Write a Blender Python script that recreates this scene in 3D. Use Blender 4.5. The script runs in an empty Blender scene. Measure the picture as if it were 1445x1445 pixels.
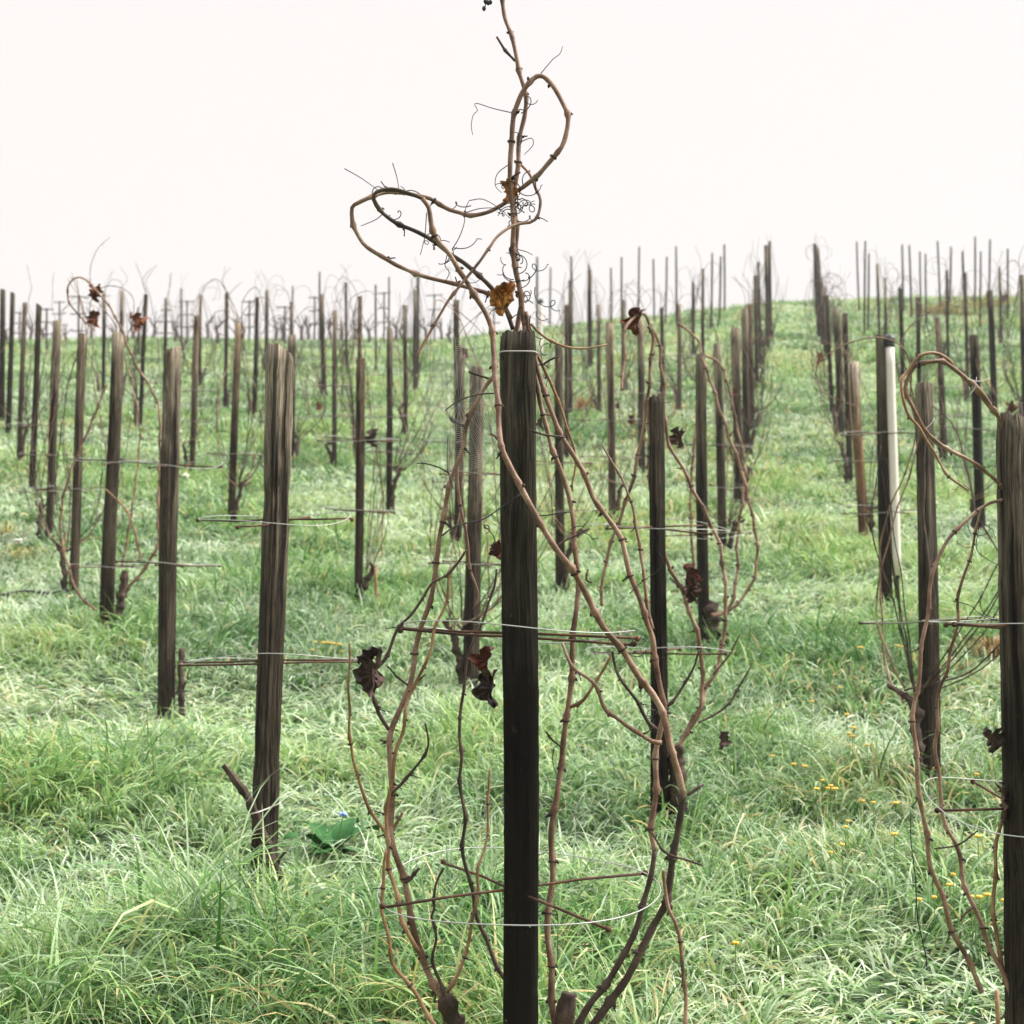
import bpy, math, random
import numpy as np

rng = np.random.default_rng(7)
random.seed(7)
sc = bpy.context.scene
COL = sc.collection
PI = math.pi

# ------------------------------------------------------------------ camera model
F = 2100.0                     # focal length in photo pixels (1445 px frame)
CH = 1.78                      # eye height above the ground under the camera
PITCH = math.radians(6.0)
FW = np.array([0, math.cos(PITCH), math.sin(PITCH)])
UP = np.array([0, -math.sin(PITCH), math.cos(PITCH)])
CAM = np.array([0, 0, CH])

def ray(px, py):
    return FW + np.array([1., 0, 0]) * (px - 722.5) / F + UP * (722.5 - py) / F

def P(px, py, Y):
    d = ray(px, py)
    return CAM + d * (Y / d[1])

# ------------------------------------------------------------------ value noise
_lat = np.random.default_rng(3).random((256, 256))
def vnoise(x, y):
    xi = np.floor(x).astype(int); yi = np.floor(y).astype(int)
    fx = x - xi; fy = y - yi
    fx = fx * fx * (3 - 2 * fx); fy = fy * fy * (3 - 2 * fy)
    a = _lat[xi % 256, yi % 256]; b = _lat[(xi + 1) % 256, yi % 256]
    c = _lat[xi % 256, (yi + 1) % 256]; d = _lat[(xi + 1) % 256, (yi + 1) % 256]
    return (a * (1 - fx) + b * fx) * (1 - fy) + (c * (1 - fx) + d * fx) * fy
def fbm(x, y, s, o=3):
    v = 0; a = .5; t = 0
    for i in range(o):
        v = v + a * vnoise(x * s + 17.3 * i, y * s + 9.1 * i); t += a; a *= .5; s *= 2.1
    return v / t

# ------------------------------------------------------------------ terrain
_ux = (np.array([-400, 0, 600, 800, 1100, 1445, 1900]) - 722.5) / F
_ue = np.array([.220, .2205, .2215, .232, .2455, .2495, .251])
def ground(x, y):
    x = np.asarray(x, float); y = np.asarray(y, float)
    yy = np.clip(y, -30, 20)
    z = .195 * yy + .0028 * yy * yy * np.where(yy > 0, 1, -.3)
    e = np.interp(x / np.maximum(np.abs(y), 8), _ux, _ue)
    a = (e * 48 + CH - 5.02) / 28
    t = np.clip(y - 20, 0, None)
    z = z + a * t
    r = np.clip(y - 48, 0, None)
    rc = np.clip(r, 0, 14)
    z = z - .012 * rc * rc - .30 * np.clip(r - 14, 0, None) * .95
    b = np.clip((y - 1) / 6, 0, 1) * np.clip((70 - y) / 20, 0, 1)
    z = z + b * (.14 * (fbm(x, y, .55, 3) - .5) + .30 * (fbm(x + 50, y, .16, 2) - .5) * np.clip((y - 6) / 10, 0, 1))
    return z

def unproject(px, py, lift=.10):
    d = ray(px, py)
    ys = np.linspace(2.2, 51.5, 3000)
    pts = CAM + d * (ys / d[1])[:, None]
    g = ground(pts[:, 0], pts[:, 1]) + lift
    k = np.nonzero(pts[:, 2] <= g)[0]
    Y = float(ys[k[0]]) if len(k) else 50.0
    return Y

# ------------------------------------------------------------------ scene helpers
class MB:
    def __init__(s): s.v = []; s.f = []; s.n = 0; s.dark = []
    def add(s, v, f):
        s.v.append(np.asarray(v, float)); n = s.n
        s.f += [tuple(i + n for i in q) for q in f]; s.n += len(v)
    def tube(s, pts, rad, seg=8, cap=True, ridge=0, rs=0):
        pts = np.asarray(pts, float); n = len(pts)
        rad = np.broadcast_to(np.asarray(rad, float), (n,))
        T = np.gradient(pts, axis=0); T /= np.linalg.norm(T, axis=1)[:, None] + 1e-12
        ref = np.array([0, 0, 1.]) if abs(T[0][2]) < .9 else np.array([1., 0, 0])
        N = np.cross(T[0], ref); N /= np.linalg.norm(N)
        an = np.arange(seg) * 2 * PI / seg
        V = []
        rgd = np.random.default_rng(rs); rn = rgd.normal(0, 1, seg)
        for i in range(n):
            rn = rn * .86 + rgd.normal(0, .5, seg)
            rk = (1 + ridge * rn)[:, None]
            N = N - T[i] * N.dot(T[i]); N /= np.linalg.norm(N) + 1e-12
            B = np.cross(T[i], N)
            V.append(pts[i] + rad[i] * rk * (np.cos(an)[:, None] * N + np.sin(an)[:, None] * B))
        V = np.concatenate(V)
        fs = []
        for i in range(n - 1):
            for j in range(seg):
                k = (j + 1) % seg
                fs.append((i * seg + j, i * seg + k, (i + 1) * seg + k, (i + 1) * seg + j))
        if cap:
            fs.append(tuple(reversed(range(seg)))); fs.append(tuple((n - 1) * seg + j for j in range(seg)))
        s.add(V, fs)
    def ball(s, c, r, seg=8, rings=5, sq=(1, 1, 1)):
        V = [np.array([0, 0, -1.])]; fs = []
        for i in range(1, rings):
            a = -PI / 2 + PI * i / rings
            for j in range(seg):
                b = 2 * PI * j / seg
                V.append(np.array([math.cos(a) * math.cos(b), math.cos(a) * math.sin(b), math.sin(a)]))
        V.append(np.array([0, 0, 1.]))
        for j in range(seg):
            fs.append((0, 1 + (j + 1) % seg, 1 + j))
            for i in range(rings - 2):
                a = 1 + i * seg
                fs.append((a + j, a + (j + 1) % seg, a + seg + (j + 1) % seg, a + seg + j))
            fs.append((len(V) - 1, len(V) - 1 - seg + j, len(V) - 1 - seg + (j + 1) % seg))
        s.add(np.array(V) * r * np.array(sq) + np.asarray(c), fs)
    def build(s, name, mat, parent=None, origin=(0, 0, 0), smooth=True):
        V = np.concatenate(s.v) - np.asarray(origin)
        me = bpy.data.meshes.new(name)
        me.from_pydata(V.tolist(), [], s.f); me.materials.append(mat)
        if s.dark:
            me.materials.append(M['bud']); mi = np.zeros(len(s.f), np.int32)
            for a, b in s.dark: mi[a:b] = 1
            me.polygons.foreach_set('material_index', mi)
        if smooth: me.polygons.foreach_set('use_smooth', [True] * len(me.polygons))
        me.update()
        o = bpy.data.objects.new(name, me); COL.objects.link(o)
        if parent is not None: o.parent = parent
        else: o.location = origin
        return o

def tag(o, label=None, cat=None, group=None, kind=None):
    for k, v in (('label', label), ('category', cat), ('group', group), ('kind', kind)):
        if v: o[k] = v
    return o
def thing(name, loc, label, cat, group=None):
    o = bpy.data.objects.new(name, None); COL.objects.link(o)
    o.location = loc; o.empty_display_size = .1
    return tag(o, label, cat, group)

def spline(pts, step=.012):
    pts = np.asarray(pts, float)
    p = np.vstack([2 * pts[0] - pts[1], pts, 2 * pts[-1] - pts[-2]])
    out = []
    for i in range(1, len(p) - 2):
        a, b, c, d = p[i - 1], p[i], p[i + 1], p[i + 2]
        n = max(2, int(np.linalg.norm(c - b) / step))
        t = np.linspace(0, 1, n, endpoint=False)[:, None]
        out.append(.5 * (2 * b + (c - a) * t + (2 * a - 5 * b + 4 * c - d) * t * t + (3 * b - a - 3 * c + d) * t ** 3))
    out.append(p[-2][None])
    return np.concatenate(out)

# ------------------------------------------------------------------ materials
def newmat(name):
    m = bpy.data.materials.new(name); m.use_nodes = True
    nt = m.node_tree
    return m, nt, nt.nodes['Principled BSDF'], nt.links
def nd(nt, t, **kw):
    n = nt.nodes.new(t)
    for k, v in kw.items(): setattr(n, k, v)
    return n
def ramp(nt, stops):
    n = nd(nt, 'ShaderNodeValToRGB'); e = n.color_ramp.elements
    while len(e) < len(stops): e.new(.5)
    for i, (p, c) in enumerate(stops):
        e[i].position = p; e[i].color = (*c, 1) if len(c) == 3 else c
    return n
def math_(nt, op, a, b=None, clamp=False):
    n = nd(nt, 'ShaderNodeMath', operation=op); n.use_clamp = clamp
    for i, v in enumerate((a, b)):
        if v is None: continue
        if isinstance(v, (int, float)): n.inputs[i].default_value = v
        else: nt.links.new(v, n.inputs[i])
    return n.outputs[0]
def mixc(nt, f, a, b, mode='MIX'):
    n = nd(nt, 'ShaderNodeMix', data_type='RGBA', blend_type=mode)
    for s, v in ((0, f), (6, a), (7, b)):
        if isinstance(v, (int, float)): n.inputs[s].default_value = v
        elif isinstance(v, tuple): n.inputs[s].default_value = (*v, 1)
        else: nt.links.new(v, n.inputs[s])
    return n.outputs[2]

def wood_material(name, dark, light, top, rough=.8):
    """weathered sawn timber: vertical grain, cracks, silvered top, damp dark foot"""
    m, nt, bs, L = newmat(name)
    tc = nd(nt, 'ShaderNodeTexCoord'); oi = nd(nt, 'ShaderNodeObjectInfo')
    off = nd(nt, 'ShaderNodeVectorMath', operation='SCALE'); L.new(oi.outputs['Location'], off.inputs[0]); off.inputs['Scale'].default_value = 7.3
    ad = nd(nt, 'ShaderNodeVectorMath', operation='ADD'); L.new(tc.outputs['Object'], ad.inputs[0]); L.new(off.outputs[0], ad.inputs[1])
    wv = nd(nt, 'ShaderNodeTexNoise'); L.new(ad.outputs[0], wv.inputs['Vector']); wv.inputs['Scale'].default_value = 3.2; wv.inputs['Detail'].default_value = 2
    ws = nd(nt, 'ShaderNodeVectorMath', operation='SCALE'); L.new(wv.outputs['Color'], ws.inputs[0]); ws.inputs['Scale'].default_value = .03
    ad2 = nd(nt, 'ShaderNodeVectorMath', operation='ADD'); L.new(ad.outputs[0], ad2.inputs[0]); L.new(ws.outputs[0], ad2.inputs[1]); ad = ad2
    mp = nd(nt, 'ShaderNodeMapping'); L.new(ad.outputs[0], mp.inputs['Vector']); mp.inputs['Scale'].default_value = (230, 230, 3.0)
    g = nd(nt, 'ShaderNodeTexNoise'); L.new(mp.outputs[0], g.inputs['Vector']); g.inputs['Scale'].default_value = 1; g.inputs['Detail'].default_value = 8; g.inputs['Roughness'].default_value = .7
    mp2 = nd(nt, 'ShaderNodeMapping'); L.new(ad.outputs[0], mp2.inputs['Vector']); mp2.inputs['Scale'].default_value = (38, 38, .9)
    g2 = nd(nt, 'ShaderNodeTexNoise'); L.new(mp2.outputs[0], g2.inputs['Vector']); g2.inputs['Scale'].default_value = 1; g2.inputs['Detail'].default_value = 4
    mp3 = nd(nt, 'ShaderNodeMapping'); L.new(ad.outputs[0], mp3.inputs['Vector']); mp3.inputs['Scale'].default_value = (9, 9, 3)
    g3 = nd(nt, 'ShaderNodeTexNoise'); L.new(mp3.outputs[0], g3.inputs['Vector']); g3.inputs['Scale'].default_value = 1; g3.inputs['Detail'].default_value = 5
    gr = ramp(nt, [(.38, (0, 0, 0)), (.60, (1, 1, 1))]); L.new(g.outputs['Fac'], gr.inputs[0])
    c1 = mixc(nt, gr.outputs[0], dark, light)
    sep = nd(nt, 'ShaderNodeSeparateXYZ'); L.new(tc.outputs['Generated'], sep.inputs[0])
    h = math_(nt, 'ADD', sep.outputs['Z'], math_(nt, 'MULTIPLY', math_(nt, 'SUBTRACT', g3.outputs['Fac'], .5), .55))
    h = math_(nt, 'ADD', h, math_(nt, 'MULTIPLY', math_(nt, 'SUBTRACT', g2.outputs['Fac'], .5), .5))
    tr = ramp(nt, [(.62, (0, 0, 0)), (1.02, (1, 1, 1))]); L.new(h, tr.inputs[0])
    tcol = mixc(nt, gr.outputs[0], tuple(x * .16 for x in top), top)
    c2 = mixc(nt, tr.outputs[0], c1, tcol)
    cr = ramp(nt, [(.36, (.16, .16, .16)), (.45, (1, 1, 1))]); L.new(g2.outputs['Fac'], cr.inputs[0])
    c3 = mixc(nt, .85, c2, cr.outputs[0], 'MULTIPLY')
    tone = nd(nt, 'ShaderNodeObjectInfo')
    st = ramp(nt, [(.34, (.42, .40, .38)), (.56, (1, 1, 1))]); L.new(g3.outputs['Fac'], st.inputs[0])
    c3 = mixc(nt, .9, c3, st.outputs[0], 'MULTIPLY')
    c4 = mixc(nt, 1.0, c3, tone.outputs['Color'], 'MULTIPLY')
    # lichen speckle
    sp = nd(nt, 'ShaderNodeTexNoise'); L.new(ad.outputs[0], sp.inputs['Vector']); sp.inputs['Scale'].default_value = 60; sp.inputs['Detail'].default_value = 4
    spr = ramp(nt, [(.66, (0, 0, 0)), (.72, (1, 1, 1))]); L.new(sp.outputs['Fac'], spr.inputs[0])
    c5 = mixc(nt, math_(nt, 'MULTIPLY', spr.outputs[0], .25), c4, (.12, .105, .07))
    L.new(c5, bs.inputs['Base Color'])
    bs.inputs['Roughness'].default_value = rough; bs.inputs['Specular IOR Level'].default_value = .12
    bp = nd(nt, 'ShaderNodeBump'); bp.inputs['Strength'].default_value = 1.0; bp.inputs['Distance'].default_value = .007
    hs = math_(nt, 'ADD', g.outputs['Fac'], math_(nt, 'MULTIPLY', cr.outputs[0], 1.2))
    L.new(hs, bp.inputs['Height']); L.new(bp.outputs[0], bs.inputs['Normal'])
    return m

M = {}
M['wood_dark'] = wood_material('creosoted_wood', (.008, .0064, .0046), (.032, .025, .017), (.15, .122, .086))
M['wood_brown'] = wood_material('weathered_wood', (.0065, .0052, .004), (.056, .045, .033), (.26, .22, .168))
M['wood_pale'] = wood_material('silvered_wood', (.03, .024, .017), (.15, .117, .083), (.36, .285, .205))
M['wood_raw'] = wood_material('stripped_wood', (.12, .065, .032), (.30, .18, .10), (.62, .50, .40))
M['wood_split'] = wood_material('split_weathered_wood', (.004, .0032, .0024), (.09, .072, .052), (.40, .335, .25))
M['wood_core'] = wood_material('centre_post_wood', (.0035, .0028, .002), (.014, .011, .0075), (.105, .090, .062), .7)

def bark_material(name, a, b, c, rough=.6):
    m, nt, bs, L = newmat(name)
    tc = nd(nt, 'ShaderNodeTexCoord')
    n1 = nd(nt, 'ShaderNodeTexNoise'); L.new(tc.outputs['Object'], n1.inputs['Vector']); n1.inputs['Scale'].default_value = 14; n1.inputs['Detail'].default_value = 5
    n2 = nd(nt, 'ShaderNodeTexNoise'); L.new(tc.outputs['Object'], n2.inputs['Vector']); n2.inputs['Scale'].default_value = 260; n2.inputs['Detail'].default_value = 4
    r1 = ramp(nt, [(.32, a), (.5, b), (.7, c)]); L.new(n1.outputs['Fac'], r1.inputs[0])
    r2 = ramp(nt, [(.35, (.45, .42, .4)), (.6, (1, 1, 1))]); L.new(n2.outputs['Fac'], r2.inputs[0])
    cc = mixc(nt, .7, r1.outputs[0], r2.outputs[0], 'MULTIPLY')
    L.new(cc, bs.inputs['Base Color']); bs.inputs['Roughness'].default_value = rough; bs.inputs['Specular IOR Level'].default_value = .35
    bp = nd(nt, 'ShaderNodeBump'); bp.inputs['Strength'].default_value = .5; bp.inputs['Distance'].default_value = .0015
    L.new(n2.outputs['Fac'], bp.inputs['Height']); L.new(bp.outputs[0], bs.inputs['Normal'])
    return m
M['cane'] = bark_material('cane_bark', (.095, .05, .031), (.26, .148, .098), (.46, .32, .235))
M['cane_amber'] = bark_material('young_cane_bark', (.12, .06, .027), (.29, .165, .08), (.43, .29, .165))
M['cane_dark'] = bark_material('dark_cane_bark', (.026, .017, .013), (.065, .042, .031), (.14, .095, .072), .7)
M['bud'] = bark_material('bud_scales', (.018, .012, .010), (.05, .03, .024), (.11, .07, .055), .75)
M['trunk'] = bark_material('old_vine_bark', (.02, .014, .011), (.06, .04, .03), (.13, .09, .065), .85)
M['tendril'] = bark_material('tendril_skin', (.012, .010, .012), (.035, .03, .032), (.08, .065, .06), .6)
M['rust'] = bark_material('rusted_steel', (.03, .014, .009), (.085, .035, .018), (.17, .075, .04), .7)
M['leaf_dark'] = bark_material('dead_leaf_dark', (.02, .013, .012), (.06, .034, .028), (.13, .07, .05), .7)
M['leaf_red'] = bark_material('dead_leaf_red', (.05, .014, .008), (.15, .035, .016), (.30, .10, .035), .6)
M['leaf_amber'] = bark_material('dead_leaf_amber', (.14, .05, .012), (.45, .17, .03), (.62, .30, .06), .6)
M['straw'] = bark_material('dry_straw', (.16, .075, .02), (.32, .17, .05), (.45, .30, .13), .7)

def plain(name, col, rough, metal=0, spec=.5, trans=0, var=.25):
    m, nt, bs, L = newmat(name)
    tc = nd(nt, 'ShaderNodeTexCoord')
    n1 = nd(nt, 'ShaderNodeTexNoise'); L.new(tc.outputs['Object'], n1.inputs['Vector']); n1.inputs['Scale'].default_value = 30; n1.inputs['Detail'].default_value = 5
    c = mixc(nt, n1.outputs['Fac'], tuple(max(0, x * (1 - var)) for x in col), tuple(min(1, x * (1 + var)) for x in col))
    L.new(c, bs.inputs['Base Color'])
    bs.inputs['Roughness'].default_value = rough; bs.inputs['Metallic'].default_value = metal; bs.inputs['Specular IOR Level'].default_value = spec
    bs.inputs['Transmission Weight'].default_value = trans
    return m
M['wire'] = plain('galvanised_wire', (.38, .38, .37), .45, .3)
M['tie'] = plain('tie_twine', (.50, .48, .45), .6)
M['white_tube'] = plain('white_plastic_tube', (.74, .68, .62), .5, var=.08)
M['black_cap'] = plain('black_plastic', (.012, .018, .02), .5)
M['hose'] = plain('black_hose', (.02, .022, .022), .5)
M['yellowed'] = plain('yellowed_grass', (.42, .36, .10), .6, var=.4)
M['web'] = plain('spider_silk', (.6, .6, .6), .4)
M['dew'] = plain('water_drop', (.9, .92, .93), .05, 0, .5, .8, .02)
M['petal_yellow'] = plain('yellow_petal', (.72, .44, .05), .6)
M['petal_pink'] = plain('pale_pink_petal', (.62, .45, .58), .6)
M['petal_white'] = plain('white_petal', (.75, .74, .68), .6)
M['petal_blue'] = plain('blue_petal', (.25, .35, .75), .6)
M['stem_green'] = plain('green_stem', (.10, .19, .045), .6)
M['dock'] = plain('broad_leaf', (.025, .10, .024), .7, spec=.15, var=.5)

# grass: attribute 'gv' = (random shade, position along the blade, dew/frost amount)
def grass_material():
    m, nt, bs, L = newmat('wet_grass')
    at = nd(nt, 'ShaderNodeAttribute'); at.attribute_name = 'gv'
    s = nd(nt, 'ShaderNodeSeparateColor'); L.new(at.outputs['Color'], s.inputs[0])
    r = ramp(nt, [(0, (.030, .12, .024)), (.28, (.085, .23, .044)), (.58, (.20, .375, .088)), (.86, (.38, .50, .155)), (.93, (.46, .44, .17)), (1, (.58, .42, .17))])
    L.new(s.outputs[0], r.inputs[0])
    f = math_(nt, 'MULTIPLY', s.outputs[2], math_(nt, 'POWER', s.outputs[1], .6))
    c = mixc(nt, f, r.outputs[0], (.72, .79, .625))
    L.new(c, bs.inputs['Base Color'])
    bs.inputs['Roughness'].default_value = .45; bs.inputs['Specular IOR Level'].default_value = .42
    tr = nd(nt, 'ShaderNodeBsdfTranslucent'); L.new(c, tr.inputs['Color'])
    mx = nd(nt, 'ShaderNodeMixShader'); mx.inputs[0].default_value = .32
    L.new(bs.outputs[0], mx.inputs[1]); L.new(tr.outputs[0], mx.inputs[2])
    L.new(mx.outputs[0], nt.nodes['Material Output'].inputs['Surface'])
    return m
M['grass'] = grass_material()

def ground_material():
    m, nt, bs, L = newmat('mossy_ground')
    g = nd(nt, 'ShaderNodeNewGeometry')
    n1 = nd(nt, 'ShaderNodeTexNoise'); L.new(g.outputs['Position'], n1.inputs['Vector']); n1.inputs['Scale'].default_value = 1.3; n1.inputs['Detail'].default_value = 6
    n2 = nd(nt, 'ShaderNodeTexNoise'); L.new(g.outputs['Position'], n2.inputs['Vector']); n2.inputs['Scale'].default_value = 22; n2.inputs['Detail'].default_value = 7; n2.inputs['Roughness'].default_value = .7
    r1 = ramp(nt, [(.32, (.04, .095, .03)), (.55, (.08, .15, .05)), (.75, (.13, .16, .06))]); L.new(n1.outputs['Fac'], r1.inputs[0])
    r2 = ramp(nt, [(.36, (.35, .35, .3)), (.62, (1.15, 1.15, 1.1))]); L.new(n2.outputs['Fac'], r2.inputs[0])
    L.new(mixc(nt, 1., r1.outputs[0], r2.outputs[0], 'MULTIPLY'), bs.inputs['Base Color'])
    bs.inputs['Roughness'].default_value = .9
    bp = nd(nt, 'ShaderNodeBump'); bp.inputs['Strength'].default_value = .8; bp.inputs['Distance'].default_value = .05
    L.new(n2.outputs['Fac'], bp.inputs['Height']); L.new(bp.outputs[0], bs.inputs['Normal'])
    return m
M['ground'] = ground_material()

# ------------------------------------------------------------------ ground sheet
ya = np.concatenate([np.linspace(-30, 0, 8), np.arange(.5, 20, .25), np.arange(20, 75, .6), np.array([80, 90, 110, 140, 180, 240, 320])])
ta = np.linspace(-1, 1, 121)
ta = np.sign(ta) * np.abs(ta) ** 1.6
V = []
for y in ya:
    w = 14 + abs(y) * 1.1
    x = ta * w
    V.append(np.stack([x, np.full_like(x, y), ground(x, np.full_like(x, y))], 1))
V = np.concatenate(V); nx = len(ta)
fs = [(i * nx + j, i * nx + j + 1, (i + 1) * nx + j + 1, (i + 1) * nx + j) for i in range(len(ya) - 1) for j in range(nx - 1)]
mb = MB(); mb.add(V, fs)
tag(mb.build('ground', M['ground']), kind='structure')

# ------------------------------------------------------------------ grass
EXCL = []
for (a_, b_, r_, f_) in ((470, 1205, .10, .55), (465, 1235, .09, .65), (1407, 916, .16, .5), (374, 1225, .10, .7), (235, 985, .1, .7), (104, 806, .1, .6), (24, 766, .12, .6), (60, 828, .2, .6), (262, 672, .12, .6), (290, 1290, .30, 1.35), (60, 1400, .3, 1.3), (330, 1330, .2, 1.4), (440, 1400, .2, 1.2), (1400, 1330, .25, 1.3)):
    Y_ = unproject(a_, b_, .05); EXCL.append((P(a_, b_, Y_)[0], Y_, r_, f_))
def make_grass():
    vs, gs, fl, base = [], [], [], 0
    loops, starts, totals = [], [], []
    edges = np.concatenate([np.linspace(2.2, 6, 6), np.array([7, 8.2, 9.6, 11.2, 13, 15.2, 18, 21.5, 26, 32, 40, 50, 57])])
    loopcount = 0
    for y0, y1 in zip(edges[:-1], edges[1:]):
        ym = .5 * (y0 + y1)
        dens = float(np.interp(ym, [2, 5, 8, 13, 20, 30, 55], [5000, 4500, 3300, 2100, 1100, 520, 230]))
        nseg = int(np.interp(ym, [3, 6, 10, 20, 40], [7, 6, 4, 3, 2]))
        per = 11
        area = .42 * (y1 * y1 - y0 * y0) + 2.4 * (y1 - y0)
        nc = int(area * dens / per)
        yc = rng.uniform(y0, y1, nc * 2); hw = .42 * yc + 1.2
        hm = .42 * y1 + 1.2
        xc = rng.uniform(-hm, hm, nc * 2); k = np.abs(xc) < hw
        xc, yc = xc[k], yc[k]
        xc, yc = xc[:nc], yc[:nc]; nc = len(xc)
        n = nc * per
        # clump properties
        fld = fbm(xc, yc, .8, 2) * 2 * PI * 3.0
        ff = np.clip((fbm(xc + 80, yc + 40, 1.15, 3) - .5) * 2.6 + .5 + .10 * np.clip((ym - 5) / 8, 0, 1), 0, 1)            # dew patches
        hf = .62 * fbm(xc + 31, yc + 7, 1.6, 3) + .38 * (1 - ff)            # vigour
        lf = .5 * fbm(xc + 11, yc + 90, .9, 2) + .5 * ff             # laid-flat patches
        cf = fbm(xc + 140, yc + 3, .7, 3)
        vig = np.clip((hf - .28) / .42, 0, 1)
        # sparse places between tufts
        rep = lambda a: np.repeat(a, per)
        crad = .022 + .0028 * ym
        ang = rng.uniform(0, 2 * PI, n); rr = np.abs(rng.normal(0, crad, n))
        x = rep(xc) + rr * np.cos(ang); y = rep(yc) + rr * np.sin(ang)
        z = ground(x, y) - .01
        df = rep(fld); mixa = rng.uniform(0, 1, n)
        dx = np.cos(ang) * .75 + np.cos(df) * .6 + rng.normal(0, .38, n) + rep(rng.normal(0, .8, nc))
        dy = np.sin(ang) * .75 + np.sin(df) * .6 + rng.normal(0, .38, n) + rep(rng.normal(0, .8, nc))
        dl = np.hypot(dx, dy) + 1e-6; dx /= dl; dy /= dl
        Ln = (.092 + np.interp(ym, [4, 7, 12], [.21, .15, .10]) * rep(vig)) * rng.uniform(.55, 1.45, n) * np.interp(ym, [4, 20, 50], [1, 1.0, 1.2])
        tall = rng.random(n) < .05
        Ln = np.where(tall, Ln * 1.25, Ln)
        Wd = rng.uniform(.0017, .0064, n)  * np.interp(ym, [3, 6, 10, 20, 40], [1, 1.15, 1.6, 3.0, 6.0])
        for bx, by, br, bf in EXCL:
            Ln = np.where(np.hypot(x - bx, y - by) < br, Ln * bf, Ln)
        th = np.abs(rng.normal(.30, .24, n)) + rep(np.abs(rng.normal(0, .18, nc))) + .55 * np.clip(rep(lf) - .5, 0, 1) * 3
        bend = np.clip(rng.normal(1.55, .5, n), .1, 2.6) * np.clip(Ln / .17, .55, 1.35)
        bend = np.where(tall, bend * .55, bend); th = np.where(tall, th * .6, th)
        rnd = np.clip(rep(np.clip(.5 + (cf - .5) * 2.0 + rng.normal(0, .16, nc), .0, .95)) * .62 + rng.uniform(-.25, .45, n), 0, .87)
        warm = np.clip((fbm(xc + 200, yc + 60, .5, 3) - .52 + .035 * np.clip(xc, -1, 2)) * 4.5, 0, 1)
        dry = (rng.random(n) < (.022 + .24 * rep(warm) + .05 * min(1, ym / 14))) & ~tall
        rnd = np.where(dry, rng.uniform(.9, 1, n), rnd)
        fro = (.28 + .72 * rep(ff)) * np.where(rng.random(n) < .30 + .35 * rep(ff), rng.uniform(.55, 1.15, n), rng.uniform(0, .30, n))
        fro = np.clip(fro, 0, .92)
        # blade rows
        rows = []; cols = []
        px, py, pz = x.copy(), y.copy(), z.copy()
        tw = rng.normal(0, .5, n)
        wx = -dy * np.cos(tw) ; wy = dx * np.cos(tw); wz = np.sin(tw)
        for i in range(nseg + 1):
            t = i / nseg
            w = Wd * (1 - t ** 1.8) * (.65 + .35 * min(1, t * 4)) if i < nseg else np.zeros(n)
            if i < nseg:
                rows.append(np.stack([px - wx * w, py - wy * w, pz - wz * w], 1))
                rows.append(np.stack([px + wx * w, py + wy * w, pz + wz * w], 1))
                cols += [np.stack([rnd, np.full(n, t), fro, np.ones(n)], 1)] * 2
            else:
                rows.append(np.stack([px, py, pz], 1)); cols.append(np.stack([rnd, np.ones(n), fro, np.ones(n)], 1))
            a = th + bend * (t + .5 / nseg) ** 1.4
            st = Ln / nseg
            px = px + dx * np.sin(a) * st; py = py + dy * np.sin(a) * st; pz = pz + np.cos(a) * st
            pz = np.maximum(pz, z + .008)
        nv = 2 * nseg + 1
        Vb = np.stack(rows, 1).reshape(-1, 3); Cb = np.stack(cols, 1).reshape(-1, 4)
        b0 = base + np.arange(n) * nv
        q = []
        for i in range(nseg - 1):
            q.append(np.stack([b0 + 2 * i, b0 + 2 * i + 1, b0 + 2 * i + 3, b0 + 2 * i + 2], 1))
        q = np.concatenate(q) if q else np.zeros((0, 4), int)
        tr = np.stack([b0 + nv - 3, b0 + nv - 2, b0 + nv - 1], 1)
        vs.append(Vb); gs.append(Cb); base += n * nv
        loops.append(q.ravel()); totals.append(np.full(len(q), 4))
        loops.append(tr.ravel()); totals.append(np.full(len(tr), 3))
    V = np.concatenate(vs).astype(np.float32); C = np.concatenate(gs).astype(np.float32)
    lp = np.concatenate(loops).astype(np.int32); tt = np.concatenate(totals).astype(np.int32)
    st = np.concatenate([[0], np.cumsum(tt)[:-1]]).astype(np.int32)
    me = bpy.data.meshes.new('grass')
    me.vertices.add(len(V)); me.vertices.foreach_set('co', V.ravel())
    me.loops.add(len(lp)); me.loops.foreach_set('vertex_index', lp)
    me.polygons.add(len(tt)); me.polygons.foreach_set('loop_start', st)
    me.polygons.foreach_set('use_smooth', np.ones(len(tt), bool))
    a = me.attributes.new('gv', 'FLOAT_COLOR', 'POINT'); a.data.foreach_set('color', C.ravel())
    me.materials.append(M['grass']); me.update(calc_edges=True)
    o = bpy.data.objects.new('grass', me); COL.objects.link(o)
    print('grass verts', len(V), 'faces', len(tt))
    return tag(o, 'dewy pale green grass covering the whole hillside', 'grass', kind='stuff')
make_grass()

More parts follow.
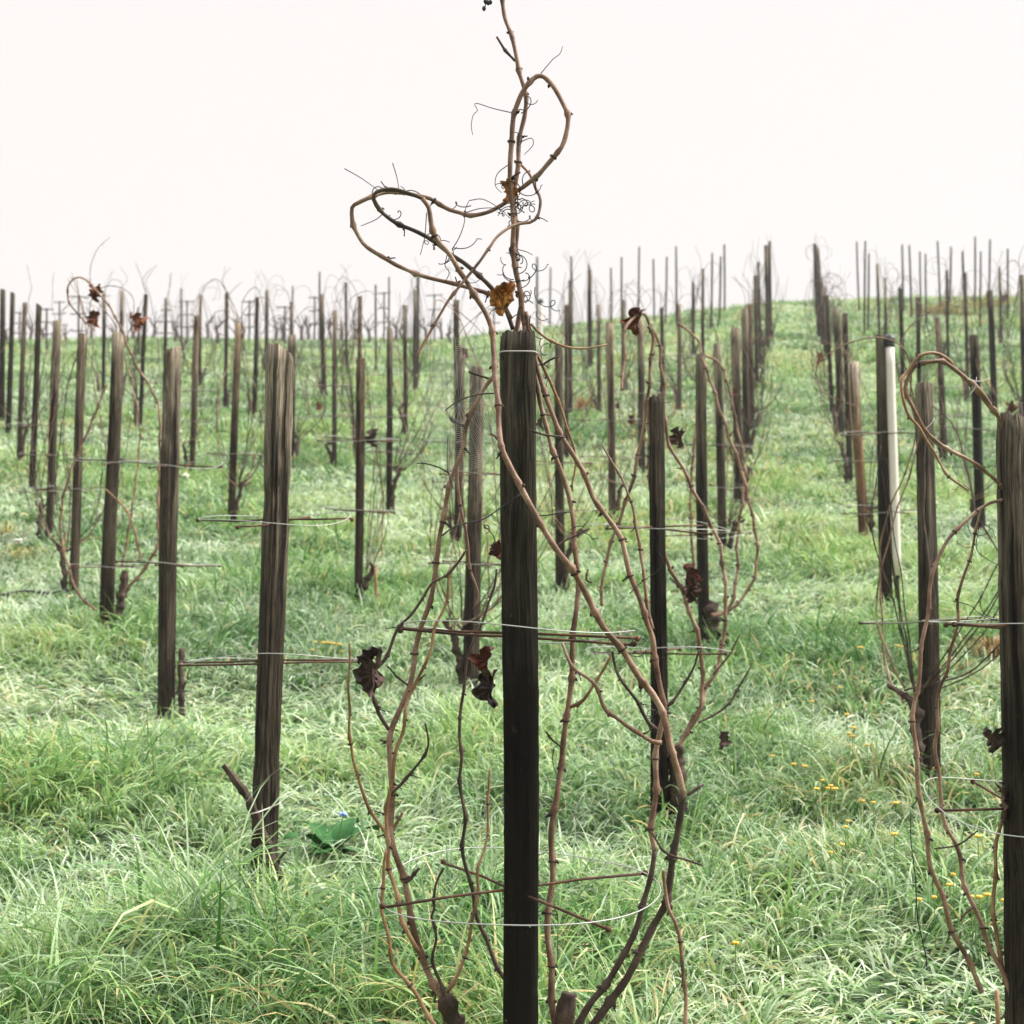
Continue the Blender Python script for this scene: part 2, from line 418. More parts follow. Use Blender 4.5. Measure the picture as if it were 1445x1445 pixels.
# ------------------------------------------------------------------ posts
def post_mesh(mb, base, top, s, rot, seed, n=14, rings=8, cracks=(), rag=.02, round_=3.5, dents=()):
    r = np.random.default_rng(seed)
    base = np.asarray(base, float); top = np.asarray(top, float)
    an = np.arange(n) * 2 * PI / n
    c, si = np.cos(an), np.sin(an)
    rad = (np.abs(c) ** round_ + np.abs(si) ** round_) ** (-1 / round_)
    asp = r.uniform(.88, 1.0)
    ph = r.uniform(0, 6, 6)
    gro = r.normal(0, .022, (n,)) 
    wig = r.normal(0, .012, (rings, n))
    V = []
    for i in range(rings):
        t = i / (rings - 1)
        ctr = base * (1 - t) + top * t
        ctr = ctr + np.array([math.sin(t * 4 + ph[0]) * .07 * s, math.sin(t * 3 + ph[1]) * .07 * s, 0]) * math.sin(PI * t)
        k = 1 + .05 * math.sin(t * 5 + ph[2]) - .05 * t
        for (td, dd, wd) in dents: k *= 1 - dd * math.exp(-((t - td) / wd) ** 2)
        rr = rad * k * (1 + gro + wig[i])
        for (a0, dep, z0, z1) in cracks:
            if z0 <= t <= z1:
                d = np.angle(np.exp(1j * (an - a0)))
                rr = rr * (1 - dep * np.exp(-(d / .10) ** 2) * min(1, 6 * (t - z0 + .02), 6 * (z1 - t + .02)))
        if i == rings - 1: rr = rr * .955
        lx, ly = rr * c * s / 2, rr * si * s / 2 * asp
        a = rot + .12 * math.sin(t * 2 + ph[3])
        x = lx * math.cos(a) - ly * math.sin(a); y = lx * math.sin(a) + ly * math.cos(a)
        zz = np.zeros(n)
        if i == rings - 1: zz = r.normal(0, rag * s * 1.5, n) + .14 * s * r.normal() * c
        if i == rings - 2: zz = -.0 * c
        V.append(np.stack([ctr[0] + x, ctr[1] + y, ctr[2] + zz], 1))
    V = np.concatenate(V)
    f = [(i * n + j, i * n + (j + 1) % n, (i + 1) * n + (j + 1) % n, (i + 1) * n + j) for i in range(rings - 1) for j in range(n)]
    ce = V[-n:].mean(0) + np.array([0, 0, .01 * s])
    V = np.vstack([V, ce]); f += [((rings - 1) * n + j, (rings - 1) * n + (j + 1) % n, len(V) - 1) for j in range(n)]
    mb.add(V, f)

def hoop(parent, org, ctr, r, tilt, rodang, wire_r=.0016, rod_r=.0035, seed=0, rods=2, drops=False, tiltx=0., rodgap=None):
    rg = np.random.default_rng(seed)
    a = np.linspace(0, 2 * PI, 49)
    pts = np.stack([np.cos(a) * r, np.sin(a) * r, np.sin(a) * r * tilt + np.cos(a) * r * tiltx + .008 * np.sin(2 * a + rg.uniform(0, 6)) + .006 * np.sin(3 * a + rg.uniform(0, 6))], 1) + ctr
    mb = MB(); mb.tube(pts, wire_r, 6, False)
    if drops:
        for k in range(26):
            i = rg.integers(0, 48); p = pts[i] * .5 + pts[i + 1] * .5
            mb.ball(p - np.array([0, 0, wire_r * 1.6]), wire_r * rg.uniform(.9, 1.5), 6, 4, (1, 1, 1.3))
    mb.build('wire_hoop', M['wire'], parent, org)
    for k in range(rods):
        b = rodang + k * (PI / 2 + rg.uniform(-.3, .3) if rodgap is None else rodgap)
        d = np.array([math.cos(b), math.sin(b), math.sin(b) * tilt + math.cos(b) * tiltx])
        mb = MB()
        mb.tube(np.array([ctr - d * r * 1.03, ctr - d * r * .5, ctr, ctr + d * r * .5, ctr + d * r * 1.03]) + rg.normal(0, .002, (5, 3)) - np.array([0, 0, .006 + .009 * k]), rod_r, 7)
        for sg in (-1, 1):
            mb.ball(ctr + sg * d * r * 1.02 - np.array([0, 0, .006 + .009 * k]), rod_r * 2.2, 7, 5)
        mb.build('hoop_rod', M['rust'], parent, org)

TONES = {'dark': ('wood_dark', (.8, .8, .8)), 'mid': ('wood_brown', (1.15, 1.13, 1.1)), 'pale': ('wood_pale', (.9, .88, .86)), 'brown': ('wood_brown', (1.15, 1, .85)),
         'raw': ('wood_raw', (1, 1, 1)), 'grey': ('wood_brown', (1.6, 1.58, 1.55)), 'core': ('wood_core', (1, 1, 1)), 'split': ('wood_split', (1.1, 1.1, 1.1))}
POSTS = {}
def post(key, xt, yt, xb, yb, w, tone, label, group, rot=None, hoops=(), hero=False, Y=None, name='vineyard_post', cat='post', cracks=(), hr=.27, drops=False, round_=3.5, dents=()):
    rg = np.random.default_rng(int(xt * 13 + yt))
    if Y is None: Y = unproject(xb, yb)
    B = P(xb, yb, Y); T = P(xt, yt, Y)
    g = float(ground(B[0], B[1]))
    ax = (T - B) / (T[2] - B[2])
    foot = B + ax * (g - .25 - B[2])
    ground_pt = B + ax * (g - B[2])
    if rot is None: rot = rg.uniform(0, PI / 2)
    W = w * Y / F
    s = W / (.82 * (abs(math.cos(rot)) + abs(math.sin(rot))) + .18) if not round_ < 2.6 else W
    mb = MB()
    if hero: post_mesh(mb, foot, T, s, rot, int(xt), 56, 60, cracks, .03, round_, dents)
    else: post_mesh(mb, foot, T, s, rot, int(xt), 20 if w > 9 else 10, 16 if w > 9 else 6, cracks, .03, round_)
    mat, tc = TONES[tone]
    org = tuple(ground_pt)
    if hoops:
        e = thing(name, org, label, cat, group)
        sh = mb.build('post_shaft', M[mat], e, org, smooth=True)
        for i, (py, tilt, *ex) in enumerate(hoops):
            k = (yb - py) / (yb - yt); c = B + (T - B) * k
            hoop(e, org, c, ex[3] if len(ex) > 3 else hr, tilt, ex[1] if ex else rg.uniform(0, PI), seed=int(xt + py), drops=drops, wire_r=.0014, rod_r=.0034, tiltx=ex[0] if ex else rg.normal(0, .04), rodgap=ex[2] if ex else None)
        o = e
    else:
        sh = mb.build(name, M[mat], None, org); o = sh
        tag(o, label, cat, group)
    v = rg.uniform(.75, 1.45) if w < 28 else 1.0
    sh.color = (tc[0] * v, tc[1] * v, tc[2] * v, 1)
    POSTS[key] = dict(o=o, B=B, T=T, G=ground_pt, Y=Y, W=W, org=org, H=float(T[2] - g), ax=ax)
    return POSTS[key]

ORD = 'first second third fourth fifth sixth seventh eighth ninth tenth eleventh twelfth thirteenth fourteenth fifteenth sixteenth seventeenth eighteenth nineteenth twentieth'.split()
ORD += ['twenty-' + o for o in ORD[:9]] + ['thirtieth'] + ['thirty-' + o for o in ORD[:9]]

# --- named posts
CY = 3.5
post('centre', 731, 472, 733, 1560, 50, 'core', 'big square dark post in the foreground centre carrying the twisted vine', 'posts of the vineyard', rot=.03, hero=True, Y=CY, hoops=((904, -.03, -.05, -.1, .25, .272), (1262, .13, 0, .42, 1.75, .325)), hr=.325, drops=True, round_=7,
     cracks=((-PI / 2 + .12, .05, .05, 1.0), (-PI / 2 - .35, .03, .1, .95)))
post('L1', 395, 496, 374, 1225, 44, 'split', 'thick cracked grey post nearest in the left diagonal row', 'posts of the left diagonal row', rot=.62, hero=True, hoops=((737, .16, 0, .05, 1.2, .25), (936, -.005, .02, .02, .3, .29)), hr=.25, drops=True, round_=6, dents=((.755, .13, .03), (.71, -.05, .03), (.34, .08, .02), (.31, -.04, .03)),
     cracks=((-1.55 - .62, .16, .0, 1.0), (-1.1 - .62, .12, .35, 1.0), (-.8 - .62, .07, .0, .7)))
post('L2', 244, 492, 235, 985, 31, 'split', 'rounded grey post, second in the left diagonal row from the front', 'posts of the left diagonal row', rot=.7, hero=True, hoops=((656, .18), (797, .06)), hr=.25, drops=True, round_=3.2, dents=((.74, -.06, .04), (.80, .05, .03)), cracks=((-2.3, .10, 0, 1), (-1.6, .06, .2, 1)))
for key, xt, yt, xb, yb, w, tn, lk in (('L3', 167, 470, 151, 870, 24, 'mid', 'brown post with arching reddish vine'), ('L4', 117, 472, 104, 822, 16, 'pale', 'pale topped leaning post'), ('L5', 81, 452, 69, 752, 12, 'mid', 'slim brown post'),
                                       ('L6', 55, 431, 45, 685, 11, 'dark', 'dark slim post'), ('L7', 35, 427, 27, 646, 9, 'pale', 'pale slim post'), ('L8', 18, 414, 12, 606, 9, 'dark', 'dark far post'), ('L9', 4, 409, 3, 589, 9, 'dark', 'dark far post at the photo edge')):
    i = int(key[1]) - 1
    hp = {'L3': ((650, .2), (798, .1)), 'L4': ((690, .2),), 'L5': ((640, .2), (690, .2)), 'L6': ((600, .2),)}.get(key, ())
    post(key, xt, yt, xb, yb, w, tn, f'{lk}, {ORD[i]} in the left diagonal row', 'posts of the left diagonal row', hoops=hp, hr=.26)
post('R0', 1437, 592, 1452, 1520, 60, 'mid', 'thick grained post cut by the right edge of the photo', 'posts of the vineyard', rot=.12, hero=True, Y=3.75, hoops=((889, .06), (1147, .22)), hr=.24, round_=6)
post('R1', 1304, 541, 1312, 1075, 30, 'mid', 'brown two-faced post behind the looped vine at the right', 'posts right of the grassy aisle', rot=.55, hero=True, hoops=((878, .04),), hr=.26, round_=6)
post('R2', 1244, 475, 1251, 846, 20, 'dark', 'dark post with a white plastic tube strapped beside it', 'posts right of the grassy aisle', rot=.5, hoops=((610, .2), (720, .2)), hr=.28)
post('R3', 1204, 512, 1218, 745, 15, 'raw', 'orange-brown stripped leaning stake with a broken pale top', 'posts right of the grassy aisle', rot=.4, hoops=((650, .2),), hr=.25, round_=2.2)
post('C1', 927, 560, 930, 1140, 25, 'dark', 'dark post just right of the centre vine, behind its canes', 'posts between the centre post and the aisle', rot=.3, hero=True, hoops=((745, .15), (920, .03)), hr=.27, round_=5)
post('C2', 989, 500, 994, 900, 17, 'dark', 'dark slim post right of the canes with small shaggy vine', 'posts between the centre post and the aisle', rot=.3, hoops=((755, .15),), hr=.27, round_=5)
post('C3', 673, 519, 666, 945, 25, 'grey', 'brown post behind the left canes and spider web', 'posts left of the centre post', rot=.5, hero=True, hoops=((668, .15), (795, .08)), hr=.27)
post('M1', 509, 506, 506, 838, 15, 'brown', 'wide brown post with split base, midway left of the centre vine', 'posts left of the centre post', rot=.4, hoops=((620, .2), (720, .1)), hr=.3)
post('M2', 337, 457, 326, 728, 13, 'brown', 'brown post with forked old vine, between the two front left posts', 'posts left of the centre post', rot=.6, hoops=((640, .2),), hr=.25)

def bunch(prefix, rows, look, where, group, hoopcut=8):
    rows = sorted(rows)
    for i, (xt, yt, xb, yb, w, tn) in enumerate(rows):
        hp = ()
        if w >= hoopcut: hp = ((yb - .5 * (yb - yt), .2), (yb - .3 * (yb - yt), .2))
        post(f'{prefix}{i}', xt, yt, xb, yb, w, tn, f'{look[tn]} post, {ORD[i]} from the left {where}', group, hoops=hp, hr=.27)
LOOK = dict(dark='dark weathered', mid='brown weathered', pale='pale weathered', brown='warm brown', grey='grey weathered')
bunch('S', [(147, 413, 146, 546, 6, 'mid'), (172, 411, 170, 556, 7, 'mid'), (206, 416, 198, 594, 8, 'dark'), (234, 421, 232, 575, 6, 'mid'), (256, 407, 256, 495, 4, 'mid'),
            (278, 445, 271, 657, 10, 'pale'), (283, 416, 282, 540, 5, 'brown'), (320, 413, 318, 567, 7, 'mid'), (363, 419, 359, 580, 8, 'dark'), (377, 410, 376, 520, 6, 'mid'),
            (411, 427, 410, 545, 6, 'brown'), (412, 474, 410, 640, 15, 'mid'), (454, 416, 458, 560, 8, 'mid'), (473, 438, 472, 650, 9, 'mid'), (488, 399, 489, 518, 5, 'mid'),
            (508, 418, 507, 640, 8, 'brown'), (550, 463, 549, 711, 11, 'mid'), (571, 431, 573, 606, 7, 'mid'), (586, 410, 585, 548, 7, 'mid'), (590, 391, 589, 520, 5, 'dark'),
            (644, 424, 646, 640, 10, 'grey'), (650, 488, 647, 758, 15, 'mid')],
      LOOK, 'on the slope left of the centre vine', 'posts on the slope left of the centre vine')
bunch('T', [(789, 487, 790, 818, 17, 'mid'), (799, 431, 800, 640, 9, 'pale'), (805, 396, 805, 580, 7, 'mid'), (832, 381, 832, 512, 7, 'brown'), (845, 430, 846, 576, 7, 'mid'),
            (860, 460, 864, 724, 13, 'pale'), (880, 423, 879, 546, 7, 'mid'), (904, 450, 906, 660, 13, 'grey'), (934, 434, 934, 563, 6, 'dark'), (958, 430, 959, 571, 8, 'pale'), (978, 399, 978, 500, 5, 'mid'), (992, 380, 992, 560, 6, 'mid'),
            (1012, 485, 1020, 772, 15, 'grey')],
      LOOK, 'between the centre vine and the aisle', 'posts between the centre post and the aisle')
bunch('U', [(1038, 463, 1042, 697, 14, 'mid'), (1051, 435, 1053, 635, 12, 'mid'), (1058, 429, 1061, 600, 11, 'brown'), (1066, 389, 1068, 540, 8, 'mid'), (1070, 370, 1073, 512, 6, 'mid'), (1081, 346, 1083, 492, 8, 'mid'), (1086, 341, 1087, 474, 6, 'dark')],
      LOOK, 'lining the left side of the aisle', 'posts along the left side of the aisle', 99)
bunch('W', [(1150, 345, 1156, 474, 7, 'dark'), (1154, 350, 1160, 484, 6, 'mid'), (1160, 398, 1165, 500, 7, 'mid'), (1167, 417, 1174, 577, 8, 'dark'), (1180, 436, 1187, 608, 10, 'mid'), (1192, 442, 1199, 672, 11, 'grey')],
      LOOK, 'lining the right side of the aisle', 'posts along the right side of the aisle', 99)
bunch('X', [(1238, 372, 1241, 490, 5, 'mid'), (1249, 392, 1251, 520, 6, 'mid'), (1270, 408, 1274, 534, 8, 'dark'), (1295, 420, 1298, 560, 9, 'dark'), (1323, 448, 1333, 645, 11, 'mid'), (1336, 382, 1338, 503, 6, 'dark'),
            (1362, 386, 1365, 560, 7, 'mid'), (1374, 475, 1384, 735, 17, 'dark'), (1397, 411, 1404, 577, 9, 'dark'), (1410, 377, 1413, 485, 5, 'mid'), (1442, 388, 1446, 600, 9, 'mid')],
      LOOK, 'on the slope right of the white tube', 'posts on the slope right of the white tube', 10)

# --- thin stakes on the skyline
thin = [(758, 363, 470), (777, 378, 460), (806, 362, 470), (831, 373, 465), (862, 378, 465), (877, 363, 460), (902, 348, 458), (922, 366, 452), (941, 362, 455), (954, 348, 455), (1005, 357, 466), (1017, 362, 448), (1022, 345, 440),
        (1209, 342, 436), (1221, 340, 470), (1226, 358, 466), (1273, 345, 440), (1283, 346, 448), (1298, 355, 445), (1306, 358, 457), (1323, 340, 440), (1342, 348, 440), (1358, 355, 445), (1376, 334, 440), (1384, 355, 460), (1397, 338, 436), (1422, 351, 451)]
half = [t for t in thin if t[0] < 1100], [t for t in thin if t[0] > 1100]
for lst, wh in ((half[0], 'left of the aisle'), (half[1], 'right of the aisle')):
    for i, (x, yt, yb) in enumerate(lst):
        lean = random.uniform(-2, 4)
        post(f'thin{x}', x, yt, x + lean, yb, 3.0, 'dark', f'thin grey stake on the crest {wh}, {ORD[i]} from the left', f'thin stakes on the crest {wh}', name='vine_stake', cat='stake', round_=2.2)
thinL = [(195, 434, 500), (413, 404, 480), (451, 384, 480), (530, 402, 521), (549, 391, 500)]
for i, (x, yt, yb) in enumerate(thinL):
    post(f'thin{x}', x, yt, x + random.uniform(-1, 1), yb, 3, 'dark', f'thin dark stake on the left skyline, {ORD[i]} from the left', 'thin stakes on the left skyline', name='vine_stake', cat='stake', round_=2.2)

# --- trellis stakes with crossarms on the far left crest
trel = [(66, 435, 492), (84, 425, 478), (111, 416, 500), (264, 424, 484), (352, 424, 484), (444, 418, 480), (542, 412, 482), (613, 415, 482), (697, 415, 480), (28, 440, 485), (235, 436, 488), (402, 432, 482)]
for i, (x, yt, yb) in enumerate(sorted(trel)):
    Y = min(unproject(x, yb), 50.5); B = P(x, yb, Y); T = P(x, yt, Y); g = float(ground(B[0], B[1])); B[2] = g - .2
    e = thing('trellis_stake', (B[0], B[1], g), f'thin dark stake with crossarms on the left crest, {ORD[i]} from the left', 'trellis stake', 'trellis stakes on the far crest')
    org = (B[0], B[1], g)
    mb = MB(); mb.tube([B, (B + T) / 2, T], .028, 6); mb.build('stake_pole', M['wood_dark'], e, org)
    for h in (.97, .72, .48):
        c = B + (T - B) * h; mb = MB(); hw_ = random.uniform(.16, .3)
        mb.tube([c + [-hw_, -.03, 0], c + [0, -.03, 0], c + [hw_, -.03, random.uniform(-.04, .04)]], .018, 5); mb.build('crossarm', M['wood_dark'], e, org)
# far vines: low dark shapes along the left crest
def far_vine(x, yb, Y, i):
    B = P(x, yb, Y); g = float(ground(B[0], B[1])); B[2] = g
    mb = MB(); rg = np.random.default_rng(i)
    hh = rg.uniform(.35, .6)
    mb.tube(spline([B - [0, 0, .1], B + [.03, 0, hh * .5], B + [rg.uniform(-.08, .08), 0, hh]], .1), .05, 6)
    for k in range(rg.integers(5, 8)):
        a = rg.uniform(-1.2, 1.2); l = rg.uniform(.15, .5); tp = B + [0, 0, hh - .05]
        mb.tube(spline([tp, tp + [math.sin(a) * l * .5, rg.uniform(-.2, .2), .12 + math.cos(a) * l * .4], tp + [math.sin(a) * l * .9, rg.uniform(-.2, .2), math.cos(a) * l + .1]], .1), np.linspace(.016, .008, 9)[:1].repeat(len(spline([tp, tp + [math.sin(a) * l * .5, 0, .12 + math.cos(a) * l * .4], tp + [math.sin(a) * l * .9, 0, math.cos(a) * l + .1]], .1)))[0], 5)
    o = mb.build('grapevine', M['cane_dark'], None, tuple(B))
    return o
fx = sorted([8, 42, 60, 92, 128, 160, 186, 216, 246, 292, 306, 332, 342, 388, 398, 424, 434, 465, 480, 500, 520, 558, 565, 600, 622, 634])
for i, x in enumerate(fx):
    tag(far_vine(x, 480, 45 + (i * 7 % 5) * 1.1, i), f'low dark pruned vine on the far left crest, {ORD[i]} from the left', 'vine', 'low vines along the far left crest')

# --- white tubes
def white_tube(xt, yt, xb, yb, w, Y, label, cap=True, lower=None):
    T = P(xt, yt, Y); B = P(xb, yb, Y); r = w * Y / F / 2
    g = float(ground(B[0], B[1])); org = (B[0], B[1], g)
    e = thing('plastic_tube', org, label, 'tube', 'white tubes beside posts')
    mb = MB(); mb.tube(np.linspace(B, T, 12) + np.random.default_rng(1).normal(0, .0004, (12, 3)), r, 16); mb.build('tube_sleeve', M['white_tube'], e, org)
    gp = B.copy(); gp[2] = g - .1
    mb = MB(); mb.tube(np.array([gp, B, B + [0, 0, .03]]), r * .62, 10); mb.build('tube_foot', M['black_cap'], e, org)
    if cap:
        mb = MB(); mb.ball(T + [0, 0, r * .9], r * 1.35, 12, 8, (1, 1, 1.1)); mb.tube([T + [0, 0, -.02], T + [0, 0, r * .5]], r * 1.12, 14); mb.build('end_cap', M['black_cap'], e, org)
white_tube(1255, 486, 1266, 812, 13, POSTS['R2']['Y'] - .02, 'tall white plastic tube with black cap beside a dark post')
white_tube(763, 428, 763, 500, 6, 34, 'short pale tube far up the slope right of the centre vine top')

# ------------------------------------------------------------------ vines
def cane_mesh(mb, pts, r0, r1, seed, node=.085, step=.011, seg=9, buds=True, swell=.6, zig=.0048):
    rg = np.random.default_rng(seed)
    p = spline(pts, step)
    d = np.concatenate([[0], np.cumsum(np.linalg.norm(np.diff(p, axis=0), axis=1))])
    t = d / d[-1]
    r = r0 + (r1 - r0) * t
    nodes = np.cumsum(rg.uniform(.75, 1.25, int(d[-1] / node) + 2) * node)
    nodes = nodes[nodes < d[-1] - .01]
    k = np.ones(len(p)); off = np.zeros_like(p)
    for i, nn in enumerate(nodes):
        k += swell * rg.uniform(.6, 1.3) * np.exp(-((d - nn) / (.0035 + r0 * .4)) ** 2)
    if len(nodes):
        zz = np.interp(d, np.concatenate([[0], nodes, [d[-1]]]), np.concatenate([[0], [(1 if i % 2 else -1) * rg.uniform(.4, 1.2) for i in range(len(nodes))], [0]]))
        off[:, 0] = zz * zig; off[:, 1] = zz * zig * .5 * rg.choice([-1, 1])
    p = p + off
    k = k * (1 + .06 * np.sin(d * 90 + rg.uniform(0, 6)))
    mb.tube(p, r * k, 16 if not buds and r0 > .008 else seg, True, .2 if not buds and r0 > .008 else 0, seed)
    if buds:
        for i, nn in enumerate(nodes):
            j = int(np.searchsorted(d, nn)); j = min(max(j, 1), len(p) - 2)
            T = p[j + 1] - p[j - 1]; T /= np.linalg.norm(T)
            sd = np.cross(T, [0, 1., 0]); sd /= np.linalg.norm(sd) + 1e-9
            sd = sd * (1 if i % 2 else -1) + np.array([0, rg.uniform(-.6, .6), 0])
            ln = r[j] * rg.uniform(.6, 1.6); f0 = len(mb.f)
            q = np.array([p[j] + sd * r[j] * .4, p[j] + sd * (r[j] + ln * .45) + T * ln * .25, p[j] + sd * (r[j] + ln * .8) + T * ln * .75])
            mb.tube(q, [r[j] * .8, r[j] * .6, r[j] * .25], 6)
            if rg.random() < .5: mb.ball(p[j] - sd * r[j] * .95, r[j] * .6, 6, 4)
            if rg.random() < .3:
                c = p[j] + T * .001; rr = r[j] * (1 + swell * .75)
                mb.tube([c - T * .0022, c, c + T * .0022], [rr * .96, rr * 1.12, rr * .96], 9)
            if rg.random() < .22 and seg > 6:
                l2 = rg.uniform(.012, .035); d2 = sd + T * rg.uniform(.1, .9) + rg.normal(0, .25, 3); d2 /= np.linalg.norm(d2)
                mb.tube([p[j], p[j] + d2 * l2 * .5 + rg.normal(0, .001, 3), p[j] + d2 * l2, p[j] + d2 * l2 * 1.08], [r[j] * .42, r[j] * .34, r[j] * .30, r[j] * .42], 6)
            mb.dark.append((f0, len(mb.f)))

def leaf_mesh(mb, at, size, seed, droop=1.0, curl=1.0, yaw=None):
    rg = np.random.default_rng(seed)
    na, nr = 64, 10
    V = [np.zeros(3)]
    saw = lambda a: abs(((a * 3.3) % 1) - .5)
    lob = lambda a: .66 + .24 * abs(math.cos(2.5 * a)) ** .8 + .10 * saw(a + .2) - (.30 if abs(a) > 2.75 else 0)
    ph = rg.uniform(0, 6, 6)
    for i in range(1, nr + 1):
        for j in range(na):
            a = -PI + 2 * PI * j / na; q = i / nr
            r = lob(a) * q * size * .5
            u, v = r * math.sin(a), r * math.cos(a)
            pleat = math.cos(11 * a + ph[0] + 1.5 * q) * .055 * size * q * (.4 + curl * .8)
            x = u * (1 - .38 * min(curl, 1.4)); h = abs(u) * .85 * min(curl, 1.3) + pleat
            h += size * q * (.055 * math.sin(23 * u / size + ph[1]) + .05 * math.sin(19 * v / size + ph[2]) + .03 * math.sin(41 * (u + v) / size + ph[3])) + rg.normal(0, .006 * size)
            x += pleat * .6 + .04 * size * math.sin(13 * v / size + ph[4]) * q
            cv = v * (1 - .15 * curl * abs(v) / size)
            h -= curl * .55 * v * v / size * (1 if v > 0 else 1.6)
            V.append(np.array([x, h, -cv]))
    V = np.array(V)
    V[:, 2] -= size * .28
    y = rg.uniform(0, 2 * PI) if yaw is None else yaw
    tl = (1 - droop) * 1.2
    R = np.array([[math.cos(y), -math.sin(y), 0], [math.sin(y), math.cos(y), 0], [0, 0, 1]])
    X = np.array([[1, 0, 0], [0, math.cos(tl), -math.sin(tl)], [0, math.sin(tl), math.cos(tl)]])
    V = V @ X.T @ R.T + np.asarray(at)
    f = [(0, 1 + j, 1 + (j + 1) % na) for j in range(na)]
    for i in range(nr - 1):
        for j in range(na):
            f.append((1 + i * na + j, 1 + (i + 1) * na + j, 1 + (i + 1) * na + (j + 1) % na, 1 + i * na + (j + 1) % na))
    mb.add(V, f)

def curl(p, seed, size=.05):
    rg = np.random.default_rng(seed)
    n = 26; t = np.linspace(0, 1, n)
    a0 = rg.uniform(0, 2 * PI); tw = rg.choice([-1, 1]) * rg.uniform(5, 12)
    rad = size * .38 * (1 - t) ** .8 * rg.uniform(.5, 1.2)
    d = np.array([rg.normal(), rg.normal() * .4, rg.normal() * .8]); d /= np.linalg.norm(d)
    c = np.outer(t * size, d) * rg.uniform(.5, 1.3)
    w = np.stack([np.cos(a0 + tw * t ** 1.4) * rad, np.sin(a0 * 2 + 3 * t) * rad * .5, np.sin(a0 + tw * t ** 1.4) * rad], 1)
    w -= w[0]
    return np.asarray(p) + c + w

class Vine:
    def __init__(s, org, label, group=None):
        s.org = tuple(org); s.e = thing('grapevine', s.org, label, 'vine', group); s.k = 0
    def cane(s, pts, d0, d1, mat='cane', name='cane', **kw):
        s.k += 1
        mb = MB(); cane_mesh(mb, pts, d0 / 2, d1 / 2, 1000 + s.k + int(abs(s.org[0]) * 997), **kw)
        return mb.build(name, M[mat], s.e, s.org)
    def px(s, lst, Y, d0, d1, mat='cane', dy=0, name='cane', **kw):
        n = len(lst)
        dys = np.interp(np.linspace(0, 1, n), np.linspace(0, 1, len(dy)), dy) if isinstance(dy, (list, tuple)) else [dy] * n
        pts = [P(a, b, Y + q) for (a, b), q in zip(lst, dys)]
        return s.cane(pts, .82 * d0 * Y / F, .82 * d1 * Y / F, mat, name, **kw)
    def tend(s, pts, d=.0016, mat='tendril'):
        mb = MB(); p = spline(pts, .006); mb.tube(p, np.linspace(d / 2, d / 3, len(p)), 5)
        return mb.build('tendril', M[mat], s.e, s.org)
    def leaf(s, at, size, mat, seed, **kw):
        mb = MB(); leaf_mesh(mb, at, size * 1.4, seed, **kw); return mb.build('dead_leaf', M[mat], s.e, s.org)

# ---- the centre vine, traced
c = POSTS['centre']
gx, gy = P(795, 1440, CY + .03)[0], CY + .03
vo = (gx, gy, float(ground(gx, gy)))
v = Vine(vo, 'large leafless vine with looping pinkish canes on the dark centre post', None)
px = v.px
v.cane([np.array(vo) - [0, 0, .15], np.array(vo) + [.01, 0, .1], P(793, 1470, CY + .03), P(800, 1430, CY + .02), P(803, 1402, CY + .02)], .048, .034, 'trunk', 'trunk', node=.05, swell=.25, buds=False, seg=12)
v.cane([P(795, 1500, CY + .05), P(740, 1505, CY + .1), P(690, 1490, CY + .08), P(645, 1450, CY + .02), P(625, 1408, CY)], .032, .026, 'trunk', 'old_arm', node=.06, buds=False, seg=10)
px([(728, 520), (730, 470), (733, 425), (729, 367), (726, 299), (727, 271), (731, 218), (736, 187), (740, 162), (740, 134), (735, 106), (730, 84), (721, 53), (713, 28), (711, 9), (710, -10), (707, -45)], CY, 9.5, 7, 'cane', (.05, 0, 0, .02))
px([(748, 510), (745, 475), (738, 448), (732, 414), (726, 367), (724, 311), (722, 268), (720, 224), (721.5, 193), (727, 159), (736.5, 128), (750, 112), (764, 107), (780, 117), (792, 143), (799.5, 168), (797, 199), (789, 215), (771, 233), (758, 246), (736, 265), (729, 269)], CY, 9.5, 8, 'cane', (.02, -.02, -.03, -.03, -.06, -.01))
px([(718, 283), (702, 293), (687, 300), (665, 304), (649, 300), (634, 296), (618, 288), (606, 280), (590, 276), (568, 271), (546, 271), (525, 277), (506, 286), (498, 293), (500, 311), (506, 330), (518, 349), (550, 370), (581, 383), (606, 392), (637, 400), (668, 408), (690, 414), (708, 425), (722, 450)], CY, 7.5, 7, 'cane', (0, -.03, -.08, -.05, .0))
px([(596, 280), (584, 275), (562, 268), (540, 268), (526, 275), (529, 290), (540, 302), (559, 314), (584, 325), (602, 335), (620, 347), (640, 360), (655, 370), (674, 389), (693, 405), (712, 427), (724, 465)], CY, 6.5, 8.5, 'cane_dark', (-.1, -.1, -.06, .0, .03))
px([(596, 280), (606, 293), (610, 311), (616, 333), (624, 346), (634, 358), (646, 380), (662, 402), (677, 427), (686, 445), (691, 461), (694.5, 486), (699, 511), (699, 538), (701, 566), (704, 599), (710, 630), (721, 660), (737, 693), (754, 721), (771, 751), (784, 774), (800, 796), (818, 822), (835, 852), (854, 888), (876, 916), (901, 952), (921, 980), (935, 1013), (946, 1049), (957, 1086), (964, 1120)], CY, 8.2, 12, 'cane', (-.1, -.07, -.05, -.10, -.10, -.02, .0), node=.10)
px([(964, 1120), (962, 1142), (959, 1169), (953, 1203), (946, 1239), (938, 1275), (921, 1308), (905, 1344), (883, 1383), (860, 1413), (841, 1441), (815, 1475), (795, 1500)], CY, 11.5, 14, 'cane_dark', (0, .05, .05), node=.12)
